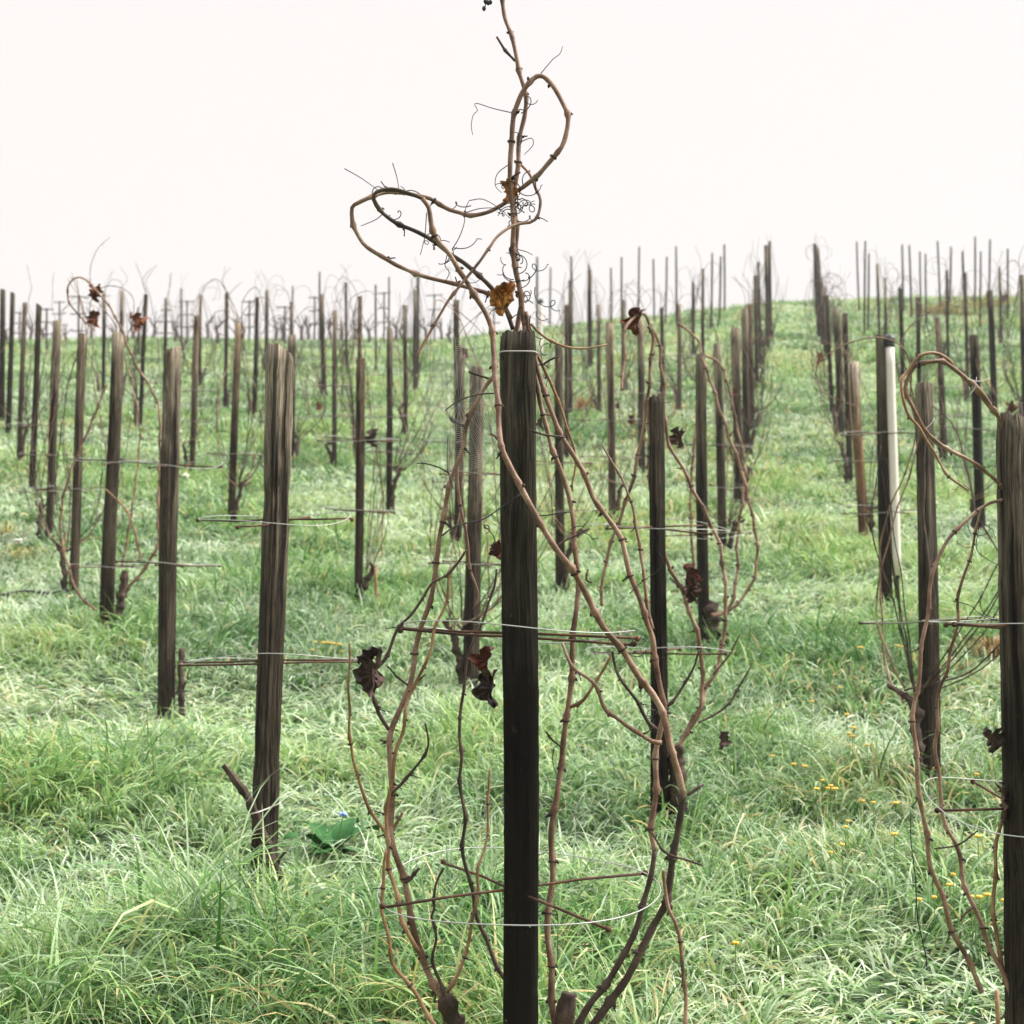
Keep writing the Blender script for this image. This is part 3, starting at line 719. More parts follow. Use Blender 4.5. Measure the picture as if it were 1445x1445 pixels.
px([(742, 440), (752, 480), (757, 505), (760, 525), (768, 558), (782, 588), (795, 616), (812, 649), (825, 676), (837, 702), (852, 722), (874, 761), (888, 805), (899, 838), (910, 877), (920, 899), (926, 930), (930, 968), (934, 1000), (931, 1030), (927, 1056), (925, 1086), (923, 1128), (921, 1169), (924, 1200)], CY, 8, 10, 'cane', (.0, .0, .02, .05, .08), node=.1)
px([(924, 1200), (920, 1233), (912, 1266), (899, 1308), (880, 1344), (859, 1388), (838, 1410), (819, 1435), (800, 1470)], CY, 9, 12.5, 'cane_dark', (.08, .06, .05), node=.11)
px([(848, 626), (860, 645), (877, 673), (885, 701), (896, 730), (901, 775), (910, 811), (912, 855), (921, 888)], CY, 3, 7, 'cane', .04, node=.07)
px([(740, 460), (750, 505), (757, 540), (762, 577), (771, 605), (779, 630), (790, 660), (798, 691), (804, 716), (809, 740), (812, 768), (814, 796), (814, 850), (811, 894), (807, 935), (804, 977), (802, 1004), (793, 1054), (788, 1099), (786, 1136), (779, 1169), (776, 1200), (779, 1239), (776, 1280), (773, 1322), (777, 1363), (780, 1405), (783, 1450), (793, 1490)], CY, 7.5, 11.5, 'cane', (0, .04, .05, .06, .04), node=.1)
px([(757, 498), (765, 513), (777, 538), (787, 566), (798, 594), (809, 630), (811, 663), (808, 693)], CY, 6, 3.5, 'cane_amber', (.02, .08), node=.07)
px([(697, 530), (685, 547), (674, 569), (657, 605), (649, 638), (640, 668), (629, 713), (621, 751), (618, 786), (611, 825), (601, 861), (593, 888), (587, 922), (582, 949), (576, 969), (565, 996), (554, 1027), (551, 1054), (551, 1100), (553, 1156), (556, 1197), (567, 1239), (578, 1280), (589, 1336), (606, 1377), (625, 1408), (645, 1450)], CY, 7, 12, 'cane', (-.03, -.02, 0, 0, .02), node=.1)
px([(656, 778), (651, 789), (637, 808), (631, 841), (626, 861), (615, 888), (609, 913), (596, 941), (586, 969), (571, 999), (568, 1032), (559, 1063), (550, 1112), (546, 1170), (550, 1217), (556, 1250), (564, 1289), (581, 1325), (592, 1345)], CY, 4.5, 8, 'cane_amber', -.04, node=.075)
px([(659, 775), (637, 808), (611, 822), (598, 839), (582, 866), (561, 891), (543, 930), (526, 952), (524, 977), (532, 1005), (549, 1030)], CY, 3.5, 7, 'cane_dark', -.06, node=.07)
px([(493, 908), (495, 938), (492, 977), (492, 1016), (497, 1049), (500, 1081), (516, 1126), (531, 1156), (543, 1178), (548, 1205)], CY, 3.5, 6.5, 'cane_amber', (-.12, -.03), node=.08)
px([(545, 1200), (543, 1217), (543, 1253), (538, 1280), (542, 1302), (550, 1325), (556, 1361), (572, 1383), (589, 1405), (611, 1441), (640, 1475)], CY, 5, 8, 'cane_amber', -.05, node=.075)
px([(646, 650), (646, 677), (650, 713), (654, 743), (660, 771), (665, 805), (673, 836), (668, 860)], CY, 6, 3.5, 'cane', .06, node=.08)
px([(701, 803), (699, 830), (687, 861), (676, 888), (665, 916), (658, 944), (652, 985), (650, 1013), (648, 1043), (651, 1068), (650, 1109), (654, 1156), (654, 1205), (661, 1239), (669, 1266), (675, 1300), (686, 1327), (705, 1366), (725, 1400)], CY, 4, 8, 'cane_dark', .12, node=.075)
px([(691, 1084), (691, 1120), (687, 1156), (683, 1200), (675, 1233), (672, 1277), (664, 1316), (655, 1344), (644, 1380), (630, 1402)], CY, 3.5, 6.5, 'cane_amber', (.1, .02), node=.07)
px([(626, 1225), (617, 1247), (614, 1283), (608, 1294), (614, 1325), (611, 1355), (621, 1388), (632, 1425)], CY, 4, 6, 'cane_dark', .0, node=.07)
px([(793, 907), (810, 941), (835, 963), (852, 996), (874, 1015), (890, 1029), (918, 1046), (934, 1048)], CY, 5, 8, 'cane', -.02, node=.08)
px([(863, 924), (852, 946), (839, 966), (821, 988), (804, 998)], CY, 4.5, 6, 'cane_amber', .03, node=.08)
px([(864, 919), (871, 944), (885, 971), (899, 993), (912, 1013), (928, 1031)], CY, 4.5, 7, 'cane_dark', .03, node=.08)
px([(987, 916), (979, 944), (965, 968), (946, 991), (934, 1001)], CY, 3.5, 5.5, 'cane_dark', .05, node=.07)
px([(936, 1228), (937, 1239), (944, 1280), (955, 1308), (963, 1358), (968, 1405), (964, 1450), (970, 1490)], CY, 6, 7, 'cane', .0, node=.08)
px([(970, 1122), (982, 1115), (993, 1107)], CY, 6, 4, 'cane_dark', 0, node=.03)
px([(920, 1175), (932, 1192), (944, 1205), (968, 1214), (991, 1221)], CY, 3.5, 3.5, 'cane_dark', 0, node=.05)
px([(749, 457), (760, 468), (772, 477), (794, 488), (816, 492), (838, 490), (857, 486)], CY, 5, 3, 'cane_amber', -.02, node=.06)
px([(733, 230), (749, 246), (758, 265), (763, 283), (752, 311), (733, 316), (715, 324), (699, 336), (687, 352), (674, 374), (652, 399), (634, 420), (621, 445), (610, 466), (598, 485), (588, 502)], CY, 5.5, 4.5, 'cane', (.02, -.03, -.08, -.1), node=.075)
px([(727, 86), (716, 72), (701, 52)], CY, 5, 4, 'cane_dark', -.01, node=.03)
px([(549, 1110 + 12), (570, 1105), (585, 1085), (602, 1052), (600, 1020)], CY, 6, 3, 'cane_dark', -.02, node=.06)
px([(571, 1245), (582, 1240), (592, 1225)], CY, 7, 4, 'cane_dark', 0, node=.03)
px([(550, 1182), (560, 1165), (568, 1147)], CY, 5, 5, 'cane', 0, node=.04)
px([(693, 535), (678, 530), (661, 524)], CY, 4, 2.5, 'cane_dark', -.02, node=.05)
px([(705, 623), (698, 615), (691, 612)], CY, 5, 4, 'cane_dark', -.1, node=.03)
px([(655, 601), (645, 597), (634, 588)], CY, 6, 4, 'cane_dark', 0, node=.03)
px([(797, 617), (780, 615), (762, 612), (744, 606)], CY, 4, 3, 'cane_dark', -.06, node=.04)
px([(764, 516), (776, 508), (788, 503)], CY, 4, 4, 'cane_dark', -.02, node=.04)
px([(576, 967), (562, 955), (547, 940)], CY, 3.5, 3, 'cane_dark', -.03, node=.04)
px([(586, 965), (593, 958), (600, 952)], CY, 4, 3, 'cane_dark', -.03, node=.03)
px([(835, 822), (829, 818), (830, 803)], CY, 4, 3, 'cane_dark', -.04, node=.02)
px([(793, 1055), (782, 1045), (771, 1033)], CY, 4, 3, 'cane_dark', .04, node=.03)
px([(784, 772), (800, 762), (817, 755), (818, 750)], CY, 4, 3, 'cane_dark', -.07, node=.06)
px([(624, 756), (640, 744), (660, 738), (685, 732), (715, 712), (735, 697)], CY, 3, 2, 'tendril', -.07, node=.2, buds=False, name='tendril')
px([(806, 722), (790, 724), (772, 727), (758, 728)], CY, 3, 2, 'tendril', -.02, node=.2, buds=False, name='tendril')
px([(701, 555), (680, 556), (655, 562), (637, 572), (628, 580)], CY, 3, 2, 'tendril', -.06, node=.2, buds=False, name='tendril')
px([(634, 668), (620, 660), (600, 654), (588, 654)], CY, 3, 2, 'tendril', -.02, node=.2, buds=False, name='tendril')
for q, dz in (([(722, 159), (696, 153), (674, 146), (670, 148), (674, 156), (668, 162), (665, 177), (667, 190)], 0), ([(763, 104), (780, 84), (790, 76), (794, 65)], -.03), ([(486, 238), (509, 251), (533, 268)], -.06), ([(554, 230), (560, 250), (563, 268)], -.06),
              ([(638, 352), (648, 335), (655, 315), (657, 295), (662, 283)], -.05), ([(657, 300), (680, 294), (705, 295), (716, 305)], -.03), ([(540, 302), (530, 310), (509, 319)], -.05), ([(662, 283), (680, 281), (697, 289), (708, 299)], -.03),
              ([(634, 360), (650, 385), (660, 398), (672, 398), (682, 389)], -.07), ([(735, 200), (750, 195), (752, 205), (740, 218)], 0), ([(718, 232), (702, 245), (699, 262), (708, 272)], 0),
              ([(631, 360), (628, 375), (634, 385), (627, 400)], -.05), ([(602, 300), (600, 330), (597, 345), (593, 360)], -.06), ([(730, 352), (742, 355), (752, 360)], -.03), ([(640, 690), (632, 665), (631, 640), (632, 615)], -.03),
              ([(888, 838), (905, 822), (928, 805), (935, 790), (930, 780)], .02), ([(750, 1262), (772, 1272), (786, 1290), (787, 1330), (786, 1362)], -.01), ([(782, 1054), (780, 1075), (788, 1100)], .03)):
    v.tend([P(a, b, CY + dz) for a, b in q], .0026)
for i, (a, b) in enumerate([(730, 292), (716, 300), (735, 280), (738, 285), (726, 300), (722, 318), (729, 366), (735, 372), (742, 385), (748, 392), (725, 395), (752, 428), (757, 440), (745, 425), (620, 345), (628, 372), (640, 350), (665, 290), (812, 752), (805, 748), (683, 742), (690, 745), (730, 270), (738, 262), (737, 200), (875, 912), (882, 918), (890, 910), (915, 1010), (922, 1020), (745, 465), (772, 500), (775, 520), (562, 300), (610, 345), (755, 405), (724, 285), (719, 292), (732, 298), (728, 310), (736, 290), (740, 300), (733, 275), (731, 360), (736, 378), (728, 385), (740, 395), (716, 440), (722, 450), (748, 445), (735, 160), (740, 155), (525, 272), (600, 282), (632, 352)]):
    v.tend(curl(P(a, b, CY - .02), i, .05), .0028)
v.leaf(P(712, 258, CY - .03), .048, 'leaf_amber', 3, droop=.8)
v.leaf(P(714, 408, CY - .05), .066, 'leaf_amber', 5, droop=.45, curl=.7, yaw=.3)
v.leaf(P(724, 408, CY - .02), .06, 'leaf_amber', 6, droop=.3, curl=.9, yaw=2.)
v.leaf(P(526, 930, CY - .11), .085, 'leaf_dark', 8, droop=.95, curl=1.0, yaw=.3)
v.leaf(P(535, 920, CY - .10), .06, 'leaf_dark', 9, droop=.4, curl=.9, yaw=1.2)
v.leaf(P(694, 950, CY + .03), .085, 'leaf_dark', 10, droop=1, curl=1.75, yaw=.4)
v.leaf(P(693, 918, CY + .03), .06, 'leaf_red', 12, droop=.7, curl=1., yaw=1.0)
v.leaf(P(707, 765, CY + .08), .045, 'leaf_red', 13, droop=1, curl=1.3, yaw=.6)
# small dried grapes at the very top
mb = MB()
for q in ((683, 12), (689, 4), (692, 3), (685, 2)):
    mb.ball(P(*q, CY), .005, 8, 6, (1, 1, 1.3))
mb.tube(spline([P(710, -20, CY), P(697, -18, CY), P(688, 0, CY), P(684, 10, CY)], .01), .0014, 5)
mb.build('dried_grapes', M['tendril'], v.e, v.org)
# tie on the centre post
def tie(key, py, w=1.03, r=.0016, name='wire_tie', tiltz=0., sag=0.):
    p = POSTS[key]; k = (p['B'][2] - P(0, py, p['Y'])[2]) / (p['B'][2] - p['T'][2]); cc = p['B'] + (p['T'] - p['B']) * k
    a = np.linspace(0, 2 * PI, 33); s = p['W'] * .5 * w
    sq = (np.abs(np.cos(a)) ** 6 + np.abs(np.sin(a)) ** 6) ** (-1 / 6)
    pts = cc + np.stack([np.cos(a) * s * sq, np.sin(a) * s * sq, tiltz * np.cos(a) * s], 1)
    mb = MB(); mb.tube(pts, r, 6, False)
    par = p['o'] if p['o'].type == 'EMPTY' else None
    return mb.build(name, M['tie'], par, p['org']) if par else None
tie('centre', 501, 1.06)

# ---- vine of the post right of the centre (C1), traced
def ground_org(px_, Y): 
    q = P(px_, 900, Y); return (q[0], q[1], float(ground(q[0], q[1])))
Y1 = POSTS['C1']['Y']
v = Vine(ground_org(957, Y1), 'leafless arching vine on the dark post right of the centre', 'vines on the mid slope')
v.cane([np.array(v.org) - [0, 0, .1], P(956, 1110, Y1), P(956, 1075, Y1), P(955, 1052, Y1)], .06, .045, 'trunk', 'trunk', buds=False, node=.05, swell=.3)
v.px([(955, 1057), (984, 1010), (991, 971), (990, 943), (987, 910), (979, 880), (968, 847), (951, 811), (935, 777), (926, 744), (919, 700), (918, 662), (917, 607), (914, 562)], Y1, 8, 6, 'cane', (.1, 0))
v.px([(849, 855), (852, 811), (863, 764), (874, 736), (888, 693), (899, 651), (907, 607), (914, 562), (917, 524), (921, 480), (915, 460)], Y1, 6, 6, 'cane', (.15, -.05))
v.px([(962, 1043), (984, 1004), (996, 971), (1007, 952), (1020, 910), (1023, 872), (1024, 833), (1015, 772), (1001, 736), (971, 676), (946, 629), (938, 590), (936, 538), (929, 485), (918, 457), (908, 443), (893, 449), (882, 468), (881, 507), (877, 551)], Y1, 7, 4.5, 'cane', (.1, .1, 0, -.2))
v.px([(1060, 940), (1040, 975), (1015, 1005), (985, 1020)], Y1, 3, 4, 'cane_dark', -.05)
v.px([(1006, 952), (1030, 925), (1044, 895)], Y1, 4, 2.5, 'cane_dark', 0)
v.leaf(P(904, 440, Y1 - .1), .095, 'leaf_red', 22, droop=.8)
v.leaf(P(962, 606, Y1 + .1), .08, 'leaf_dark', 23)
v.leaf(P(968, 800, Y1), .09, 'leaf_red', 24); v.leaf(P(972, 820, Y1), .085, 'leaf_dark', 25)
v.leaf(P(1017, 1035, Y1 - .1), .06, 'leaf_dark', 26)
# ---- vine of C2
Y2 = POSTS['C2']['Y']
v = Vine(ground_org(1006, Y2), 'small shaggy leafless vine at the foot of the slim dark post right of the canes', 'vines on the mid slope')
v.cane([np.array(v.org) - [0, 0, .1], P(1004, 885, Y2), P(1003, 865, Y2), P(1008, 850, Y2)], .08, .06, 'trunk', 'trunk', buds=False, node=.05, swell=.4)
v.px([(1004, 868), (1029, 858), (1040, 811), (1041, 755), (1048, 703), (1052, 660)], Y2, 6, 4, 'cane', -.1)
v.px([(1006, 870), (1031, 860), (1059, 827), (1069, 780), (1059, 714), (1045, 660), (1020, 590), (1000, 530), (990, 505)], Y2, 5, 5, 'cane', -.15)
v.px([(1003, 865), (985, 850), (962, 830), (945, 815)], Y2, 5, 4, 'cane_dark', 0)
v.px([(1003, 862), (980, 800), (975, 700), (982, 600), (990, 500), (975, 470), (955, 455)], Y2, 5, 4, 'cane', .2)
v.px([(992, 500), (1020, 520), (1040, 600), (1050, 650)], Y2, 4, 4, 'cane', .2)
v.leaf(P(1011, 890, Y2), .12, 'leaf_dark', 33)

# ---- vine at the right edge post, traced
YR = POSTS['R0']['Y']
v = Vine(ground_org(1420, YR + .05), 'leafless vine with a big double loop on the post at the right edge', None)
v.px([(1418, 610), (1412, 591), (1396, 568), (1380, 550), (1361, 533), (1344, 518), (1332, 510), (1317, 510), (1301, 512), (1290, 516), (1284, 527), (1280, 539), (1280, 554), (1288, 572), (1296, 591), (1305, 608), (1321, 622), (1344, 637), (1367, 649), (1390, 666), (1409, 680), (1420, 695)], YR, 8, 6, 'cane', (0, -.1, -.1, 0), node=.085)
v.px([(1405, 585), (1380, 552), (1356, 528), (1344, 518), (1338, 508), (1326, 500), (1313, 498), (1298, 504), (1288, 516), (1278, 527), (1271, 535), (1272, 550), (1278, 572), (1286, 589), (1297, 602), (1309, 626), (1325, 651), (1340, 672), (1365, 691)], YR, 7, 4, 'cane_amber', (0, -.1, -.12, -.1), node=.085)
v.px([(1422, 704), (1410, 707), (1396, 711), (1369, 730), (1341, 755), (1325, 788), (1313, 825), (1309, 866), (1302, 908), (1297, 955), (1290, 996), (1291, 1040), (1294, 1090), (1297, 1114), (1304, 1164), (1313, 1217), (1330, 1266), (1344, 1313), (1363, 1352), (1385, 1400)], YR, 5.5, 9, 'cane', (0, -.08, -.1, 0), node=.09)
v.px([(1385, 715), (1381, 736), (1374, 766), (1361, 811), (1352, 852), (1347, 894), (1336, 941), (1325, 971), (1323, 1013), (1319, 1051), (1327, 1089), (1327, 1136), (1338, 1167), (1349, 1194), (1358, 1239), (1374, 1280), (1388, 1316), (1405, 1349), (1416, 1374), (1430, 1420)], YR, 4.5, 8.5, 'cane', (0, .1, .1, 0), node=.08)
v.px([(1430, 1060), (1425, 1095), (1419, 1136), (1410, 1175), (1405, 1217), (1402, 1261), (1406, 1311), (1409, 1344), (1425, 1400)], YR, 6, 7.5, 'cane_amber', .03, node=.08)
v.px([(1285, 1145), (1287, 1200), (1292, 1260), (1300, 1320), (1308, 1365)], YR, 1.6, 2.0, 'tendril', 0, name='tendril', buds=False)
v.px([(1349, 1194), (1335, 1196), (1318, 1198)], YR, 3, 2, 'cane_dark', 0, node=.04)
v.px([(1349, 1194), (1365, 1185), (1380, 1172)], YR, 3.5, 2, 'cane_dark', 0, node=.04)
v.px([(1374, 1280), (1365, 1288), (1355, 1300)], YR, 4, 3, 'cane_dark', 0, node=.03)
v.cane([np.array(v.org) - [0, 0, .1], np.array(v.org) + [0, 0, .12], P(1428, 1420, YR + .03), P(1432, 1380, YR + .06)], .045, .035, 'trunk', 'trunk', buds=False, node=.05, swell=.3)
for q in ([(1368, 558), (1376, 546), (1378, 532)], [(1365, 535), (1382, 538), (1397, 534)], [(1306, 605), (1315, 597), (1318, 590)]):
    v.tend([P(a, b, YR - .08) for a, b in q], .003, 'tie')
for q in ([(1381, 745), (1378, 775), (1395, 790), (1420, 803)], [(1345, 848), (1370, 855), (1385, 868), (1420, 880)], [(1365, 735), (1368, 750), (1372, 757)], [(1383, 735), (1400, 748), (1405, 760)]):
    v.tend([P(a, b, YR) for a, b in q], .0022)
for i, (a, b) in enumerate([(1375, 770), (1383, 848), (1365, 690), (1378, 755)]):
    v.tend(curl(P(a, b, YR), 60 + i, .045), .002)
v.leaf(P(1397, 1032, YR - .03), .065, 'leaf_dark', 41, droop=.6); v.leaf(P(1412, 1110, YR), .085, 'leaf_dark', 42, droop=.9); v.leaf(P(1420, 1120, YR), .06, 'leaf_red', 43)

# ---- L1 pruned stump, L2 stump, L3 vine
YL = POSTS['L1']['Y']
v = Vine(ground_org(392, YL - .03), 'gnarled pruned vine stump tied to the thick cracked grey post', None)
v.px([(398, 1275), (388, 1225), (373, 1185), (362, 1158), (354, 1128)], YL, 15, 13, 'trunk', -.09, name='trunk', node=.05, swell=.35, buds=False)
v.px([(355, 1135), (343, 1115), (330, 1100), (315, 1080)], YL, 11, 8, 'trunk', -.09, name='old_arm', node=.05, swell=.3, buds=False)
v.px([(390, 1225), (398, 1208), (406, 1200)], YL, 8, 5, 'trunk', -.09, name='old_arm', node=.04, swell=.3, buds=False)
mb = MB(); mb.tube(spline([P(352, 1149, YL - .12), P(364, 1146, YL - .13), P(380, 1140, YL - .07), P(396, 1133, YL - .05), P(392, 1135, YL + .05)], .01), .0022, 6); mb.build('wire_tie', M['tie'], v.e, v.org)
Yl2 = POSTS['L2']['Y']
v = Vine(ground_org(257, Yl2), 'short dark vine stump beside the rounded second grey post', None)
v.px([(258, 1020), (256, 985), (254, 950), (256, 915)], Yl2, 9, 7, 'trunk', -.03, name='trunk', node=.05, swell=.35, buds=False)
v.px([(257, 975), (263, 962)], Yl2, 5, 3, 'trunk', -.03, name='old_arm', node=.05, buds=False)
Y3 = POSTS['L3']['Y']
v = Vine(ground_org(172, Y3), 'vine with rusty leaves arching above the third left post', None)
v.px([(166, 900), (168, 865), (173, 835), (177, 805)], Y3, 13, 11, 'trunk', -.05, name='trunk', node=.05, swell=.4, buds=False)
v.px([(174, 835), (195, 815), (212, 790), (222, 770), (224, 700), (226, 620), (221, 565), (188, 507), (166, 452), (144, 419), (122, 396), (108, 392), (95, 405), (97, 424), (108, 441), (119, 452), (133, 466)], Y3, 5.4, 2.6, 'cane', -.1)
v.px([(136, 861), (111, 839), (97, 800), (86, 756), (89, 704), (102, 659), (119, 621), (136, 579), (151, 543)], Y3, 4.2, 3.6, 'cane', -.1)
v.px([(172, 800), (190, 690), (197, 600), (180, 520), (160, 455), (140, 430), (128, 405), (128, 380), (135, 355), (155, 335)], Y3, 4, .8, 'cane', .1)
v.px([(200, 790), (190, 750), (178, 720), (160, 700), (148, 690)], Y3, 4, 3, 'cane_amber', -.1)
v.leaf(P(136, 404, Y3 - .05), .10, 'leaf_red', 51); v.leaf(P(138, 441, Y3), .10, 'leaf_red', 52); v.leaf(P(187, 444, Y3), .11, 'leaf_red', 53, droop=.6)

# ---- procedural vines for the other posts
def auto_vine(key, label, group, seed, detail=True):
    p = POSTS[key]; rg = np.random.default_rng(seed)
    G, H, ax = np.asarray(p['G']), p['H'], p['ax']
    H = min(H, 2.1)
    side = rg.choice([-1, 1]); side = -1 if key == 'R2' else side
    b = G + np.array([side * (p['W'] * .5 + .015), rg.uniform(-.06, .0), 0])
    b[2] = float(ground(b[0], b[1]))
    at = lambda h, dx, dy: G + ax * h * H + np.array([dx, dy, 0])
    hh = rg.uniform(.13, .23)
    canes = [[b - [0, 0, .1], b + [0, 0, hh * H * .5] + rg.normal(0, .012, 3), at(hh, side * (p['W'] * .5 + rg.uniform(.02, .06)), -.03)]]
    nc = rg.integers(4, 7)
    thick = rg.uniform(.006, .0095) * (1 if detail else 1.35)
    out = []
    for k in range(nc):
        a = rg.uniform(0, 2 * PI) if k else (0 if side > 0 else PI)
        r = rg.uniform(.18, .40)
        cx, cy = math.cos(a), math.sin(a) * .8
        q = [canes[0][-1], at(hh + .08, cx * r * .65, cy * r * .65), at(hh + .22, cx * r, cy * r), at(hh + .42, cx * r * .8, cy * r * .8), at(.84, cx * r * .35, cy * r * .35), at(.98, cx * .03, cy * .03)]
        kind = rg.random()
        if kind < .30:
            e = rg.uniform(.7, 1.5); s2 = rg.choice([-1, 1]); hgt = rg.uniform(.08, .22)
            q += [at(1.0 + hgt * .7, s2 * .06, 0), at(1.0 + hgt, s2 * .16 * e, .03), at(1.0 + hgt * .7, s2 * .27 * e, .05), at(1.0 - .02, s2 * .27 * e, .03), at(.93, s2 * .16 * e, 0)]
        elif kind < .6:
            q += [at(1.1, rg.normal(0, .06), 0), at(1.22, rg.normal(0, .12), 0)]
        q = [np.asarray(x) + rg.normal(0, .024, 3) for x in q]
        out.append((q, thick, thick * .5, 'cane' if rg.random() < .75 else 'cane_dark'))
        for _k in range(rg.integers(1, 4)):
            h0 = hh + rg.uniform(.05, .3); s2 = cx if abs(cx) > .2 else 1
            out.append(([at(hh, side * .05, 0), at(h0, s2 * r * .7, cy * r * .5 - .05), at(h0 + .16, s2 * r * 1.1, cy * r * .5 - .1), at(h0 + rg.uniform(.25, .45), s2 * r * rg.uniform(.9, 1.5), cy * r * .5 - .1)], thick * .75, thick * .35, 'cane_dark'))
    if detail:
        v = Vine(b, label, group)
        v.cane(canes[0], rg.uniform(.032, .046), .030, 'trunk', 'trunk', node=.06, swell=.5, buds=False, step=.014, seg=7, zig=.008)
        hd = canes[0][-1]
        for q_ in range(rg.integers(1, 4)):
            dd_ = np.array([rg.normal(0, .05) + side * .02, rg.normal(0, .03), rg.uniform(.02, .07)])
            v.cane([hd - dd_ * .2, hd + dd_ * .6 + rg.normal(0, .006, 3), hd + dd_], .022, .015, 'trunk', 'spur', node=.03, swell=.5, buds=False, step=.01)
        for q, d0, d1, m in out: v.cane(q, d0, d1, m, step=.03, seg=6, node=.11, zig=.004)
        if rg.random() < .45:
            q = out[rg.integers(0, len(out))][0]; v.leaf(q[rg.integers(2, len(q))], rg.uniform(.07, .12), rg.choice(['leaf_dark', 'leaf_red']), seed)
    else:
        mb = MB(); mb.tube(spline(canes[0], .08), .028, 6)
        for q, d0, d1, m in out:
            sp = spline(q, .07); mb.tube(sp, np.linspace(d0 / 2, d1 / 2, len(sp)), 5)
        tag(mb.build('grapevine', M['cane_dark'], None, tuple(b)), label, 'vine', group)

named = {'L4': 'pale topped fourth post of the left row', 'L5': 'slim brown fifth post of the left row', 'L7': 'pale slim seventh post of the left row', 'R1': 'brown two-faced post at the right', 
         'R3': 'orange-brown stripped leaning stake', 'C3': 'brown post behind the spider web', 'M1': 'wide brown post with split base', 'M2': 'brown post between the two front left posts'}
for i, (k, d) in enumerate(named.items()): auto_vine(k, f'leafless vine on the {d}', 'vines on the mid slope', 300 + i)
for pre, where in (('S', 'slope left of the centre vine'), ('T', 'between centre vine and aisle'), ('U', "aisle's left line"), ('W', "aisle's right line"), ('X', 'slope right of the white tube')):
    ks = [k for k in POSTS if k[0] == pre and k[1:].isdigit()]
    for i, k in enumerate(ks):
        auto_vine(k, f'leafless vine on {ORD[i]} post from left, {where}', 'vines on the mid slope', 400 + i * 7 + ord(pre), POSTS[k]['Y'] < 17)

# ------------------------------------------------------------------ spider web
def web():
    Yw = CY - .02; ctr = (648, 570)
    rg = np.random.default_rng(5)
    mb = MB()
    rad = []
    for k in range(18):
        a = k * 2 * PI / 18 + rg.normal(0, .04)
        rx, ry = 62 * (1 + .15 * math.sin(a + 1)), 98 * (1 + .12 * math.cos(a))
        rad.append((a, rx, ry)); e = P(ctr[0] + math.cos(a) * rx, ctr[1] + math.sin(a) * ry, Yw + .03 * math.cos(a))
        mb.tube([P(*ctr, Yw), e], .00018, 4)
    for ring in np.linspace(.25, .97, 24):
        for k in range(18):
            if ring > .8 and k % 6 == 0: continue
            a, rx, ry = rad[k]; b, sx, sy = rad[(k + 1) % 18]
            if k == 17: b += 2 * PI
            p0 = P(ctr[0] + math.cos(a) * rx * ring, ctr[1] + math.sin(a) * ry * ring, Yw + .03 * math.cos(a) * ring)
            p1 = P(ctr[0] + math.cos(b) * sx * ring, ctr[1] + math.sin(b) * sy * ring, Yw + .03 * math.cos(b) * ring)
            m = (p0 + p1) / 2 * .985 + P(*ctr, Yw) * .015
            mb.tube([p0, m, p1], .00022, 4, False)
    o = mb.build('spider_web', M['web'], None, tuple(P(*ctr, Yw)))
    tag(o, 'dewy spider web hung between canes left of the centre post', 'web')
web()

# ------------------------------------------------------------------ ground plants
def at_ground(px_, py_, lift=0.):
    Y = unproject(px_, py_, .05 if not lift else lift); q = P(px_, py_, Y); return np.array([q[0], q[1], float(ground(q[0], q[1]))]), Y
# broad-leaved dock by the first left post
b, Yd = at_ground(470, 1205, .04)
e = thing('dock_plant', tuple(b), 'broad-leaved green weed with a tiny blue flower in the grass', 'plant')
def broad_leaf(base, yaw, ln, wd, up, seed):
    rg = np.random.default_rng(seed); mb = MB(); V = []; n = 9
    for i in range(n):
        t = i / (n - 1); w = wd * math.sin(PI * min(1, t * .93 + .07)) ** .7 * (1.0 - .2 * t)
        ang = up * (1 - t * 1.1); 
        s = t * ln
        for j in (-1, -.5, 0, .5, 1):
            x = s * math.cos(up * (1 - .5 * t)); z = s * math.sin(up * (1 - .62 * t)) + abs(j) * w * .35 + .008 * math.sin(9 * t + j * 2 + seed)
            V.append([x * math.cos(yaw) - j * w * math.sin(yaw), x * math.sin(yaw) + j * w * math.cos(yaw), z])
    f = [(i * 5 + j, i * 5 + j + 1, (i + 1) * 5 + j + 1, (i + 1) * 5 + j) for i in range(n - 1) for j in range(4)]
    mb.add(np.array(V) + base, f); return mb
for k, (yaw, ln, wd, up) in enumerate(((2.6, .23, .046, 1.35), (3.4, .20, .048, 1.1), (.4, .22, .046, 1.2), (1.2, .24, .048, 1.3), (-.9, .15, .042, .8), (-2.0, .15, .04, .9), (-.2, .13, .036, .6), (2.0, .17, .04, 1.2), (4.4, .14, .045, .7))):
    broad_leaf(b + [0, 0, .02], yaw, ln, wd, up, k).build('leaf_blade', M['dock'], e, tuple(b))
mb = MB(); mb.tube(spline([b, b + [.02, -.01, .1], b + [.035, -.02, .17]], .02), .002, 6); mb.build('stem', M['stem_green'], e, tuple(b))
mb = MB()
for k in range(6): mb.ball(b + [.035 + .009 * math.cos(k), -.02 + .009 * math.sin(k), .175 + .004 * (k % 2)], .007, 6, 4)
mb.build('blossom', M['petal_blue'], e, tuple(b))

